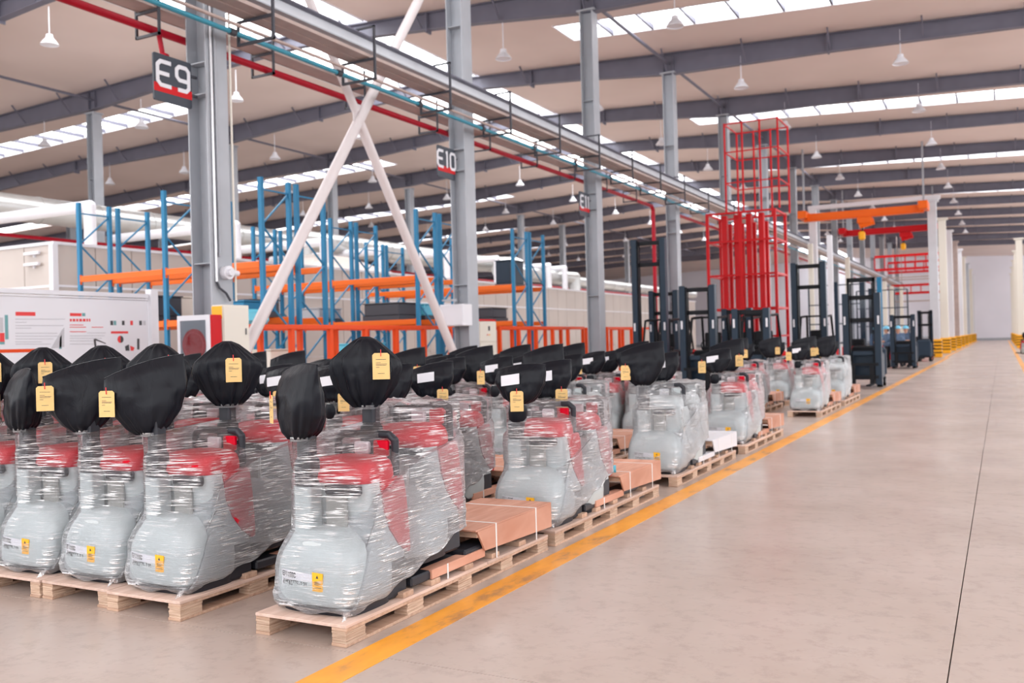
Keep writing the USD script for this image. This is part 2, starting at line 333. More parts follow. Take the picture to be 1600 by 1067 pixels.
for k in range(-1, 15):
    a, b = max(-9.5, FR[0] + 8 * k + .22), FR[0] + 8 * (k + 1) - .22
    n += 1; window_roof(n, -25.8, RIDGE - .02, a, b, 2.6, f'left half of the ridge skylight, {ORD[k+1]} bay', 'y')
    n += 1; window_roof(n, RIDGE + .02, -19.8, a, b, 2.6, f'right half of the ridge skylight, {ORD[k+1]} bay', 'y')
# rafters: tapered I beams, deeper over the columns
prof = [(-84, .75), (-57.3, .80), (-46, .52), (-34.3, .80), (-30, .62), (-26.5, .48), (RIDGE, .46), (-19.3, .50), (-15.2, .60), (-11.25, .80), (-5.2, .62), (2, .52), (14, .75)]
raf = thing('rafter', 'dark grey tapered steel roof beam across the hall, nearest of the row', 'roof beam', (0, 0, 0), 0, None, 'structure')
web = MB(); fl = MB()
for (xa, da), (xc, dc) in zip(prof[:-1], prof[1:]):
    za, zc = deck(xa) - .03, deck(xc) - .03
    web.add([(x, y, z) for y in (-.012, .012) for x, z in ((xa, za), (xc, zc), (xc, zc - dc), (xa, za - da))], [(0, 1, 2, 3), (7, 6, 5, 4), (0, 4, 5, 1), (3, 2, 6, 7)])
    for z0, z1, o in ((za, zc, 0), (za - da, zc - dc, 1)):
        fl.add([(x, y, z + dz) for dz in (0, -.03) for x, z, y in ((xa, z0, -.14), (xc, z1, -.14), (xc, z1, .14), (xa, z0, .14))], [(3, 2, 1, 0), (4, 5, 6, 7), (0, 1, 5, 4), (1, 2, 6, 5), (2, 3, 7, 6), (3, 0, 4, 7)])
obj('web', web, 'rafter', raf); obj('flange', fl, 'rafter', raf)
st = MB()
for x in (-57.3, -34.3, -11.25):
    for s in (-.2, .2): st.box(x + s - .012, x + s + .012, -.13, .13, deck(x) - .8, deck(x) - .05)
for x in (-46, -28.5, -17.2, -5.3, 3):
    st.box(x - .03, x + .03, -.16, .16, deck(x) - .72, deck(x) - .04)
obj('splice_plate', st, 'rafter', raf)
fb = MB()
for x in np.arange(-54, 12, 3.05):
    d = np.interp(x, [p[0] for p in prof], [p[1] for p in prof])
    fb.bar((x, -.1, deck(x) - d), (x, -.75, deck(x) - .02), .05, .05)
obj('fly_brace', fb, 'rafter', raf)
UsdGeom.Xformable(raf).GetOrderedXformOps()[0].Set(Gf.Vec3d(0, FR[0], 0))
for k, y in enumerate(FR[1:]):
    dup(raf, f'dark grey tapered steel roof beam, {ORD[k+1]} from the camera end', (0, y, 0))
# tie tubes between column heads
for X, nm in ((-11.25, 'near column line'), (-34.3, 'far column line')):
    t = thing('tie_beam', f'thin dark tie beam under the roof along the {nm}', 'beam', kind='structure')
    for a, b in zip(FR[:-1], FR[1:]): obj('tie', MB().tube((X, a, deck(X) - .42), (X, b, deck(X) - .42), .06, 8), 'rafter', t)
# walls
def wall(side, mb, label): return tag(obj('wall_' + side, mb, 'wall'), label, 'wall', kind='structure')
wall('back', MB().box(-84, 14, 150, 150.3, 0, 13.2), 'white far end wall of the hall')
wall('front', MB().box(-84, 14, -10.3, -10, 0, 3.2), 'unseen wall behind the viewer, kept low so sky light enters above it')  # out of view; height shaped to let sky light onto the truck fronts
wall('right', MB().box(14, 14.3, -10, 150, 0, 4.0), 'unseen right side wall, kept low so sky light enters above it')  # out of view; left open above as an added way in for light
wall('left', MB().box(-84.3, -84, -10, 150, 0, 11.4), 'pale far left wall of the hall')
tag(obj('baseboard_back', MB().box(-84, 14, 149.9, 150, 0, 0.35), 'steel'), 'grey kerb strip at the foot of the far wall', 'baseboard', kind='structure')

# ------------------------------------------------------------------ columns
def h_col(m, x0, x1, yw, z1, tf=.022, tw=.014):
    """H section: flanges face the aisle"""
    xm = .5 * (x0 + x1)
    m.prism([(x0, -yw), (x0 + tf, -yw), (x0 + tf, -tw), (x1 - tf, -tw), (x1 - tf, -yw), (x1, -yw), (x1, yw), (x1 - tf, yw), (x1 - tf, tw), (x0 + tf, tw), (x0 + tf, yw), (x0, yw)], 'z', 0, z1)
    return m
col = thing('column', 'grey steel H column behind the nearest pallets, at the left edge of the aisle bay', 'column', (-11.25, 3, 0), kind='structure')
obj('shaft', h_col(MB(), -.21, .21, .23, 11.83), 'steel', col)
obj('cap_plate', MB().box(-.3, .3, -.25, .25, 11.8, 11.85), 'steel', col)
sp = MB()
for z in (5.6, 6.1, 2.9, 9.0):
    for s in (-1, 1): sp.box(-.188, .188, min(s * .02, s * .2), max(s * .02, s * .2), z - .008, z + .008)
obj('stiffener', sp, 'steel', col)
obj('base_plate', MB().box(-.35, .35, -.35, .35, 0, .03), 'steel', col)
cnames = {11: 'carrying the E9 sign', 19: 'carrying the E10 sign', 27: 'carrying the E11 sign'}
for k, y in enumerate(FR[1:]):
    dup(col, f'grey steel H column {cnames.get(y, "under the " + ORD[k+1] + " roof beam on the cable tray line")}', (-11.25, y, 0))
for X, hz, nm in ((-34.3, 12.02, 'far left line'), (-57.3, 11.2, 'outermost left line')):
    for k, y in enumerate(FR[2:12]):
        c = dup(col, f'grey steel H column under the {ORD[k+2]} roof beam on the {nm}', (X, y, 0))
        c.GetAttribute('xformOp:translate')
# conduits clipped to the E9 column
cd = thing('conduit', 'vertical cable conduits clipped to the column with the E9 sign', 'conduit', (-11.25, 11, 0))
obj('pipe', MB().tube((.235, -.14, 2.6), (.235, -.14, 11.6), .022, 8), 'zinc', cd); obj('pipe', MB().tube((.235, -.06, 3.0), (.235, -.06, 11.6), .022, 8), 'steel', cd)
obj('pipe', MB().tube((.235, .27, 2.3), (.235, .27, 8.0), .018, 8), 'cab', cd)
obj('hose', MB().path([(.235, -.14, 2.6), (.25, -.1, 2.5), (.27, .02, 2.42), (.28, .1, 2.3)], .02, 8), 'dark', cd)

# ------------------------------------------------------------------ bay signs
def glyph(ch):
    L = {'E': [[(.72, 1), (.16, 1), (0, .84), (0, .16), (.16, 0), (.72, 0)], [(0, .5), (.62, .5)]],
         '9': [[(.66, .42), (.14, .42), (0, .56), (0, .86), (.14, 1), (.52, 1), (.66, .86), (.66, .14), (.52, 0), (.06, 0)]],
         '1': [[(.0, .93), (.16, 1), (.16, 0)]],
         '0': [[(.33, 1), (.14, 1), (0, .86), (0, .14), (.14, 0), (.52, 0), (.66, .14), (.66, .86), (.52, 1), (.33, 1)]]}[ch]
    from shapely.ops import unary_union
    return unary_union([LineString(l).buffer(.085, cap_style=2, join_style=1) for l in L]), {'E': .72, '9': .66, '1': .26, '0': .66}[ch]
def sign(text, y, label):
    s = thing('bay_sign', label, 'sign', (-11.22, y, 5.325))
    W, Hh = .74, .72
    rr = Polygon([(-W / 2 + .03, .03), (W / 2 - .03, .03), (W / 2 - .03, Hh - .03), (-W / 2 + .03, Hh - .03)]).buffer(.03)
    obj('panel', MB().prism(rr, 'x', -.03, 0), 'sign_dark', s)
    obj('red_band', MB().box(0, .004, -W / 2, W / 2, .14, .27), 'sign_red', s)
    gl = [glyph(c) for c in text]; h = .36; sx = .36 if len(text) == 2 else .33
    tot = sum(w for _, w in gl) * sx + .11 * (len(gl) - 1)
    x = -tot / 2 + .0; m = MB()
    for g, w in gl:
        for part in getattr(g, 'geoms', [g]):
            from shapely import affinity
            m.prism(affinity.translate(affinity.scale(part, sx, h, origin=(0, 0)), x, .245), 'x', .002, .012)
        x += w * sx + .11
    obj('lettering', m, 'white', s)
    obj('bracket', MB().box(-.03, 0, W / 2, W / 2 + .12, .2, .24), 'dark', s); obj('bracket', MB().box(-.03, 0, W / 2, W / 2 + .12, .5, .54), 'dark', s)
sign('E9', 10.27, 'dark sign reading E9 with a red band on the nearest column')
sign('E10', 18.24, 'dark sign reading E10 with a red band on the middle column')
sign('E11', 26.24, 'dark sign reading E11 with a red band on the far column')

# ------------------------------------------------------------------ X brace between the E9 and E10 columns
br = thing('cross_brace', 'white round tube X brace between the columns signed E9 and E10', 'brace', kind='structure')
obj('brace_tube', MB().tube((-11.25, 11.05, .62), (-11.25, 18.95, 11.4), .105, 16), 'brace', br, smooth=50)
obj('brace_tube', MB().tube((-11.27, 18.95, .55), (-11.27, 15.06, 5.98), .1, 16), 'brace', br, smooth=50)
obj('brace_tube', MB().tube((-11.27, 14.94, 6.2), (-11.27, 11.05, 11.4), .085, 16), 'brace', br, smooth=50)
obj('gusset', MB().box(-11.28, -11.26, 14.85, 15.15, 5.8, 6.35), 'brace', br)

# ------------------------------------------------------------------ overhead services along the column line
def run(name, label, cat, shapes):
    t = thing(name, label, cat)
    for nm, mb, m in shapes: obj(nm, mb, m, t, smooth=40 if 'pipe' in nm else False)
    return t
Y0, Y1 = 1.0, 122.0
run('cable_tray', 'wide brown underside cable tray on the aisle side of the columns', 'cable tray', [
    ('tray_bottom', MB().box(-10.72, -10.2, Y0, Y1, 6.845, 6.85), 'tray'), ('side_rail', MB().box(-10.205, -10.195, Y0, Y1, 6.84, 6.9), 'tray'), ('side_rail', MB().box(-10.725, -10.715, Y0, Y1, 6.84, 6.9), 'tray'),
    ('rib', MB().box(-10.47, -10.44, Y0, Y1, 6.83, 6.845), 'tray')])
run('cable_tray', 'narrower brown cable tray behind the columns over the red pipe', 'cable tray', [
    ('tray_bottom', MB().box(-11.85, -11.45, Y0, Y1, 6.84, 6.845), 'tray'), ('side_rail', MB().box(-11.455, -11.445, Y0, Y1, 6.83, 6.93), 'tray'), ('side_rail', MB().box(-11.855, -11.845, Y0, Y1, 6.83, 6.93), 'tray')])
cb = MB()
run('track_beam', 'grey steel channel beam running above the wide cable tray', 'beam', [
    ('web_plate', MB().box(-10.61, -10.59, Y0, Y1, 7.13, 7.36), 'steel_pale'), ('top_flange', MB().box(-10.61, -10.46, Y0, Y1, 7.36, 7.385), 'rafter'), ('bottom_flange', MB().box(-10.61, -10.46, Y0, Y1, 7.11, 7.13), 'steel')])
run('service_pipe', 'thin pale pipe hung under the wide cable tray', 'pipe', [('pipe', MB().tube((-10.28, Y0, 6.5), (-10.28, Y1, 6.5), .028, 10), 'tray')])
run('service_pipe', 'turquoise compressed air pipe below the cable trays', 'pipe', [('pipe', MB().tube((-10.7, Y0, 6.56), (-10.7, Y1, 6.56), .04, 10), 'blue_pipe')] +
    [('coupling', MB().tube((-10.7, y, 6.56), (-10.7, y + .12, 6.56), .06, 10), 'dark') for y in np.arange(5.6, 60, 2.68)])
rp = run('fire_pipe', 'red fire sprinkler pipe running behind the columns', 'pipe', [('pipe', MB().tube((-11.6, Y0, 6.53), (-11.6, 33.5, 6.53), .062, 12), 'red_pipe'),
    ('pipe', MB().tube((-11.6, 36, 6.53), (-11.6, Y1, 6.53), .062, 12), 'red_pipe'), ('pipe', MB().path([(-11.6, 33.5, 6.53), (-11.6, 33.7, 6.4), (-11.6, 33.7, .2)], .075, 12), 'red_pipe'),
    ('branch_pipe', MB().path([(-11.6, 10.35, 6.53), (-11.6, 10.42, 6.2), (-11.5, 10.42, 6.15)], .04, 10), 'red_pipe')])
for k, y in enumerate([5.9, 8.6, 11.3, 14.0, 16.65, 19.35, 22.1, 24.8, 27.5, 30.2, 32.9, 36, 40, 44, 48]):
    t = thing('tray_hanger', f'dark rod hanger holding the wide cable tray, {ORD[k]} along the run' if k < 15 else 'hanger', 'hanger', (0, y, 0), group=None)
    obj('rod', MB().box(-10.12, -10.08, -.02, .02, 6.42, 7.42), 'dark', t)
    obj('upper_arm', MB().box(-10.82, -10.12, -.025, .025, 6.79, 6.828), 'dark', t)
    obj('lower_arm', MB().box(-10.85, -10.08, -.025, .025, 6.42, 6.46), 'dark', t)
    obj('rod', MB().box(-10.86, -10.82, -.02, .02, 6.42, 6.828), 'dark', t)
    obj('top_tie', MB().box(-10.5, -10.08, -.02, .02, 7.388, 7.42), 'dark', t)
for k, y in enumerate([10.2, 12.75, 15.45, 18.2, 20.7, 23.4, 26, 28.6, 31.4]):
    t = thing('pipe_hanger', f'dark U shaped hanger under the red pipe, {ORD[k]} along the run', 'hanger', (0, y, 0))
    obj('rod', MB().box(-11.43, -11.4, -.02, .02, 6.42, 7.15), 'dark', t); obj('rod', MB().box(-11.93, -11.9, -.02, .02, 6.42, 6.98), 'dark', t)
    obj('arm', MB().box(-11.9, -11.43, -.02, .02, 6.79, 6.828), 'dark', t); obj('arm', MB().box(-11.93, -11.4, -.02, .02, 6.42, 6.46), 'dark', t)

# ------------------------------------------------------------------ high bay lamps
LX = [-2.9, -8.45, -14.3, -26.1, -31.4, -37.6, -43.3]
lamp0 = None
for i, X in enumerate(LX):
    for k, y in enumerate(FR[2:13]):
        lab = f'white bell shaped pendant lamp under roof beam {ORD[k+2]}, {ORD[i]} lamp from the aisle'
        if lamp0 is None:
            lamp0 = thing('pendant_lamp', lab, 'lamp', (X, y, 10.85), group='high bay pendant lamps')
            obj('shade', MB().lathe([(.27, 0), (.265, .02), (.2, .12), (.13, .2), (.11, .22), (.10, .32), (.03, .34), (0.001, .34)], n=20), 'white', lamp0, smooth=40)
            obj('lens', MB().lathe([(.001, .03), (.255, .03)], n=20), 'paper', lamp0)
            obj('rod', MB().tube((0, 0, .33), (0, 0, 1.2), .016, 6), 'white', lamp0)
        else:
            dup(lamp0, lab, (X, y, 10.85 + (.35 if -28 < X < -25 else 0)), group='high bay pendant lamps')
# ------------------------------------------------------------------ pallets, boxed forks, wrapped pallet trucks
PT = 0.112            # top of a pallet
def se_ring(cx, cy, rx, ry, z, n=40, e=3.0):
    t = np.linspace(0, 2 * np.pi, n, endpoint=False); c, s = np.cos(t), np.sin(t)
    return np.stack([cx + rx * np.sign(c) * np.abs(c) ** (2 / e), cy + ry * np.sign(s) * np.abs(s) ** (2 / e), np.full(n, z)], 1)

def make_pallet(label, L=2.33, W=0.60, nb=5, seed=0):
    r = random.Random(seed)
    t = thing('pallet', label, 'pallet', group='plywood pallets under the wrapped trucks')
    # deck of two plywood sheets, laminated blocks, runners, chocks
    cut = .62 * L
    obj('deck_sheet', MB().cbox(-W / 2, W / 2, 0, cut - .004, PT - .017, PT, .002), 'ply_deck', t)
    obj('deck_sheet', MB().cbox(-W / 2, W / 2, cut + .004, L, PT - .017, PT, .002), 'ply_deck', t)
    for x in (-1, 1):
        cx = x * (W / 2 - .048)
        obj('stringer', MB().cbox(cx - .048, cx + .048, .004, L - .004, PT - .034, PT - .0175, .002), 'ply', t)
        obj('runner', MB().cbox(cx - .048, cx + .048, 0, L, 0, .016, .002), 'ply', t)
        for k in range(nb):
            y = (L - .17) * k / (nb - 1)
            m = MB(); z0, z1 = .0165, PT - .0345; nl = 5
            for q in range(nl):
                dz = (z1 - z0) / nl; o = [r.uniform(-.004, .002) for _ in range(4)]
                m.box(cx - .046 - o[0], cx + .046 + o[1], max(.002, y - o[2] + .003), min(L - .002, y + .165 + o[3]), z0 + q * dz + .0006, z0 + (q + 1) * dz)
            obj('block', m, 'ply_edge', t)
    for y in (.52, .80, 1.18, 1.52, 1.90):
        obj('chock', MB().cbox(W / 2 - .16, W / 2 - .01, y, y + .1, PT, PT + .032, .003), 'ply', t)
        obj('chock', MB().cbox(-W / 2 + .01, -W / 2 + .16, y, y + .1, PT, PT + .032, .003), 'ply', t)
    return t

def make_forkbox(label, name_mat='ply_box'):
    """plywood cover strapped over the fork ends of both trucks"""
    t = thing('fork_cover_box', label, 'plywood box', group='plywood covers strapped over the forks')
    z = PT
    zr, zf = .34, .262
    def slab(x0, x1, y0, y1, za, zb, th):
        v = [(x, y, (za if y == y0 else zb) + dz) for dz in (0, th) for x, y in ((x0, y0), (x1, y0), (x1, y1), (x0, y1))]
        return MB().add(v, [(3, 2, 1, 0), (4, 5, 6, 7), (0, 1, 5, 4), (1, 2, 6, 5), (2, 3, 7, 6), (3, 0, 4, 7)])
    top = .335
    obj('top_board', MB().cbox(-.29, .297, 1.31, 2.40, top - .012, top, .002), name_mat, t)
    obj('side_board', MB().prism([(1.42, z + .075), (2.40, z + .045), (2.40, top - .012), (1.33, top - .012)], 'x', .285, .297), name_mat, t)
    obj('side_board', MB().prism([(1.42, z + .075), (2.40, z + .045), (2.40, top - .012), (1.33, top - .012)], 'x', -.297, -.285), name_mat, t)
    obj('end_board', MB().cbox(-.285, .285, 2.388, 2.40, z + .05, top - .012, .002), name_mat, t)
    obj('front_rail', MB().cbox(-.28, .284, 1.345, 1.375, top - .055, top - .012, .002), 'ply', t)
    obj('plank', MB().cbox(.2, .285, .82, 1.44, z + .034, z + .088, .003), name_mat, t)
    for y in (1.56, 2.14):
        s = MB(); s.box(-.3, .3, y, y + .016, top, top + .0015).box(.2975, .299, y, y + .016, z + .0, top).box(-.299, -.2975, y, y + .016, z, top)
        obj('strap', s, 'strap', t)
    obj('strap', MB().box(.2855, .287, .98, .996, z, z + .09), 'strap', t)
    kn = MB()
    kn.path([(-.1, 1.56, top + .004), (-.16, 1.5, top + .012), (-.07, 1.47, top + .008), (.02, 1.52, top + .01), (.1, 1.47, top + .004)], .006, 5)
    obj('strap_end', kn, 'strap', t)
    return t

def bag_mesh(kind, seed):
    """pouch tied round the tiller; origin at the neck"""
    n, k = 64, 22; th = np.linspace(0, 2 * np.pi, n, endpoint=False); rings = []
    if kind == 'wide':   W, D, Hh, slant, ex = .235, .09, .43, .24, 2.3
    elif kind == 'dome': W, D, Hh, slant, ex = .205, .115, .42, .0, 2.15
    elif kind == 'slim': W, D, Hh, slant, ex = .175, .095, .40, .12, 2.4
    else:                W, D, Hh, slant, ex = .205, .085, .30, .2, 2.3
    for i in range(k):
        t = i / (k - 1)
        if kind == 'dome':
            rx = np.interp(t, [0, .12, .3, .55, .70, .86, .96, 1], [.06, .115, .165, .205, .20, .115, .06, .02]); ry = np.interp(t, [0, .12, .4, .7, .86, .96, 1], [.055, .085, .11, .10, .075, .05, .015])
        else:
            rx = np.interp(t, [0, .1, .3, .55, .8, 1], [.062, .12, max(.165, W * .8), W, W * .99, W * .97]); ry = np.interp(t, [0, .1, .3, .6, .85, .97, 1], [.055, .085, D, D * .92, D * .55, .014, .006])
        c, s = np.cos(th), np.sin(th)
        x = rx * np.sign(c) * np.abs(c) ** (2 / ex); y = ry * np.sign(s) * np.abs(s) ** (2 / ex)
        z = np.full(n, Hh * t) + slant * x * t * t - (.025 if kind != 'dome' else .02) * t * t * (x / W) ** 2
        fold = (.010 * (1 - t) ** 2 + (.012 if kind == 'dome' else .0025)) * (np.sin((7 if kind != 'dome' else 11) * th + seed + 1.2 * t + 1.6 * np.sin(2 * th + seed)) * (.55 + .45 * np.sin(3 * th + 2 * seed)) + .5 * np.sin(17 * th + 2.3 * np.sin(th + seed)))
        nz = (meshkit.fbm(np.stack([x * 9 + seed * 3.1, y * 9, z * 6], 1), 3, seed) - .5) * .05 * np.sin(np.pi * min(1, t * 1.05 + .02))
        sc = 1 + (fold + nz) / np.maximum(np.hypot(x, y), .03)
        rings.append(np.stack([x * sc, y * np.where(t > .95, 1, sc), z + (nz * .3)], 1))
    m = MB().loft(rings)
    if kind != 'dome':      # sewn seam lip
        lip = [rings[-1][j] for j in range(0, n // 2 + 1)]
        for p, q in zip(lip[:-1], lip[1:]): m.tube(p, q, .0055, 5)
    if kind == 'skirt':     # the cover goes on below the tie
        rr = [se_ring(0, 0, r, r * .9, z, 64, 2.1) for r, z in ((.058, .0), (.07, -.03), (.076, -.08), (.07, -.13), (.055, -.145))]
        m.loft(rr)
    return m

def make_truck(label, bag, turn, post='grey', red=True, tagpos=None, paper=False, sticker=True, lean=0.0, serial='J19061379-2.20', seed=1, tilt=0.0, low=0.0):
    """walking pallet truck, seen from the tiller end; origin at the middle of its nose on the deck"""
    t = thing('pallet_truck', label, 'pallet truck')
    px, py = -.12, .165
    # chassis and skirt
    obj('chassis', MB().loft([se_ring(0, .24, .255, .205, 0.0, e=4), se_ring(0, .24, .262, .215, .055, e=4)]).cbox(-.252, .252, .30, .552, .0, .235, .02), 'black', t, smooth=40)
    # drive cover: broad nose that runs up to the tiller post
    rings = []
    for z, hw, y0, y1, e in ((.05, .262, .012, .44, 4.2), (.07, .276, 0, .45, 4.0), (.16, .28, .004, .46, 3.8), (.25, .276, .014, .46, 3.6), (.31, .262, .035, .46, 3.4), (.35, .243, .055, .46, 3.2), (.385, .215, .08, .46, 3.0), (.41, .175, .105, .45, 2.9), (.425, .13, .125, .42, 2.8), (.43, .05, .2, .36, 2.6)):
        rings.append(se_ring(-.02 * (z > .36), (y0 + y1) / 2, hw, (y1 - y0) / 2, z, 48, e))
    obj('drive_cover', MB().loft(rings), 'grey', t, smooth=60)
    # tiller post
    obj('post_cover', MB().loft([se_ring(px, py, .062, .055, z, 24, 5) for z in (.40, .645)]), 'grey', t, smooth=40)
    obj('tiller_post', MB().loft([se_ring(px, py, a, b, z, 24, 5) for a, b, z in ((.058, .05, .645), (.058, .05, .78), (.045, .04, .80), (.045, .04, 1.02))]), 'black', t, smooth=40)
    # body: hood with side cheeks
    rings = []
    for z, x0, x1, y0, y1, e in ((.22, -.262, .262, .29, .56, 5), (.35, -.26, .258, .27, .56, 5), (.52, -.25, .245, .24, .56, 4.5), (.62, -.242, .232, .225, .56, 4.5), (.665, -.235, .222, .22, .555, 4.5)):
        rings.append(se_ring((x0 + x1) / 2, (y0 + y1) / 2, (x1 - x0) / 2, (y1 - y0) / 2, z, 48, e))
    obj('body', MB().loft(rings), 'grey', t, smooth=50)
    obj('knee_recess', MB().cbox(-.04, .10, .205, .235, .40, .60, .01), 'greydk', t)
    hood = 'red' if red else 'grey'
    rings = []
    for z, x0, x1, y0, y1 in ((.655, -.225, .225, .20, .545), (.68, -.23, .228, .175, .55), (.715, -.226, .222, .185, .55), (.75, -.21, .205, .235, .545), (.775, -.18, .17, .30, .53), (.785, -.10, .09, .36, .48)):
        r = se_ring((x0 + x1) / 2, (y0 + y1) / 2, (x1 - x0) / 2, (y1 - y0) / 2, z, 48, 4)
        rings.append(r)
    obj('hood', MB().loft(rings), hood, t, smooth=50)
    obj('hood_lip', MB().cbox(-.03, .20, .185, .235, .595, .655, .012), 'black', t)
    for s in (-1, 1):
        x0 = .248 if s > 0 else -.262
        poly = [(.36, .635), (.535, .645), (.54, .26), (.47, .31), (.40, .40), (.365, .50)]
        m = MB().prism(Polygon(poly).buffer(.02).segmentize(.03), 'x', 0, 1); v, f = m.arr(); xo = np.interp(v[:, 2], [.1, .35, .52, .62, .665], [.262, .258, .247, .235, .225]) + .008
        v[:, 0] = s * (xo - np.where((v[:, 0] > .5) == (s > 0), 0, .06))
        obj('cheek_panel', MB().add(v, f), hood, t)
    # mast frame behind the hood with its two grips
    obj('guard_frame', MB().path([(-.2, .535, .6), (-.2, .535, .86), (-.16, .535, .89), (.16, .535, .89), (.2, .535, .86), (.2, .535, .6)], .022, 8).cbox(-.17, .17, .525, .555, .62, .83, .008), 'black', t, smooth=50)
    obj('charger_socket', MB().cbox(-.06, .04, .495, .53, .78, .85, .008), 'paper', t)
    obj('key_switch', MB().cbox(.07, .17, .50, .53, .77, .86, .008), hood, t)
    for s in (-1, 1):
        obj('fork', MB().cbox(s * .19 - .08, s * .19 + .08, .56, 1.15, .03 - low, .085 - low, .01).prism([(1.13, .03 - low), (1.22, .04 - low), (1.22, .06 - low), (1.13, .085 - low)], 'x', s * .19 - .07, s * .19 + .07), 'black', t)
    # label on the nose
    if sticker:
        def on_nose(m, d=.0): 
            v, f = m.arr(); ang = np.arcsin(np.clip(v[:, 0] / .30, -1, 1)); x = v[:, 0]
            yy = .012 + np.interp(np.abs(x), [0, .12, .19, .23, .26], [0, .002, .012, .035, .09])
            return MB().add(np.stack([x, yy + .0 - .004 + v[:, 1] - (.0 if True else 0), v[:, 2]], 1), f)
        def card(x0, x1, z0, z1, th, sk=0.0):
            xs_ = np.linspace(x0, x1, 9); m = MB()
            for a, b in zip(xs_[:-1], xs_[1:]):
                m.add([(x, y, z + (x - x0) * sk) for y in (0, -th) for x, z in ((a, z0), (b, z0), (b, z1), (a, z1))], [(4, 5, 6, 7), (3, 2, 1, 0), (0, 1, 5, 4), (2, 3, 7, 6), (1, 2, 6, 5), (3, 0, 4, 7)])
            return m
        lab = obj('serial_label', on_nose(card(-.185, .04, .125, .225, .003, -.06)), 'paper', t)
        for txt, z, h in (('EPT15SC', .190, .026), (serial, .150, .026)):
            tm = meshkit.text_mesh(txt, h, .0012, bold=True)
            w = tm.bounds[1][0] - tm.bounds[0][0]; sxx = min(1, (.17 if 'J' in txt else .095) / w)
            v = np.stack([tm.vertices[:, 0] * sxx - .18, -.0035 - tm.vertices[:, 2], tm.vertices[:, 1] + z - .06 * (tm.vertices[:, 0] * sxx)], 1)
            obj('lettering', on_nose(MB().add(v, tm.faces)), 'print', lab)
        st_ = obj('warning_sticker', on_nose(card(.03, .098, .128, .224, .006, -.05)), 'sticker', t)
        m = MB()
        for z, w in ((.175, .03), (.168, .04), (.161, .035), (.145, .045)):
            v = np.array([(.045, -.0075, z), (.045 + w, -.0075, z), (.045 + w, -.0075, z + .003), (.045, -.0075, z + .003)]); m.add(v, [(0, 1, 2, 3)])
        m.add([(.055, -.0075, .195), (.072, -.0075, .195), (.0635, -.0075, .212)], [(0, 1, 2)])
        obj('print', on_nose(m), 'print', st_)
    # black cover tied over the tiller head
    bm = bag_mesh(bag, seed)
    zb = .90 if bag != 'skirt' else .92
    B = bm.moved((px + lean, py - .01, zb), rz=turn, ry=tilt)
    bagp = obj('handle_cover', B, 'bag', t, smooth=60)
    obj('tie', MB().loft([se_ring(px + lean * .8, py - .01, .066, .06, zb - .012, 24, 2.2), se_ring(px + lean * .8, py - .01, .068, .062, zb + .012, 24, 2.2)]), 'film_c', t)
    ct, st2 = math.cos(turn), math.sin(turn)
    def place(u, w, z): return (px + lean + u * ct - w * st2, py - .01 + u * st2 + w * ct, zb + z)
    if paper:
        hw = .075
        m = MB()
        xs_ = np.linspace(-hw, hw, 7)
        for a, b in zip(xs_[:-1], xs_[1:]):
            m.add([place(x - .03, -.088 + .25 * (x - .0) ** 2 - d, z + .12 * (x)) for d in (0, .002) for x, z in ((a, .145), (b, .145), (b, .225), (a, .225))], [(0, 1, 2, 3), (7, 6, 5, 4), (0, 4, 5, 1), (2, 6, 7, 3), (1, 5, 6, 2), (3, 7, 4, 0)])
        obj('paper_label', m, 'paper', t)
    if tagpos:
        u, w, z, yaw = tagpos
        P = place(u, w, z)
        card = Polygon([(-.05, -.155), (.05, -.155), (.05, -.012), (.038, 0), (-.038, 0), (-.05, -.012)])
        m = MB().prism(card, 'y', 0, .0015).moved(P, rz=yaw)
        tg = obj('hang_tag', m, 'tag', t)
        obj('string', MB().tube((0, -.002, -.02), (0, -.004, .02), .0028, 6).moved(P, rz=yaw), 'print_red', tg)
        m = MB()
        for z2, a, b in ((-.038, -.03, .03), (-.058, -.03, -.002), (-.066, -.03, .035), (-.072, -.03, .03), (-.084, -.03, -.01), (-.12, -.02, .02)):
            m.box(a, b, -.0006, -.0001, z2 - .0012, z2 + .0012)
        obj('print', m.moved(P, rz=yaw), 'print', tg)
    return t

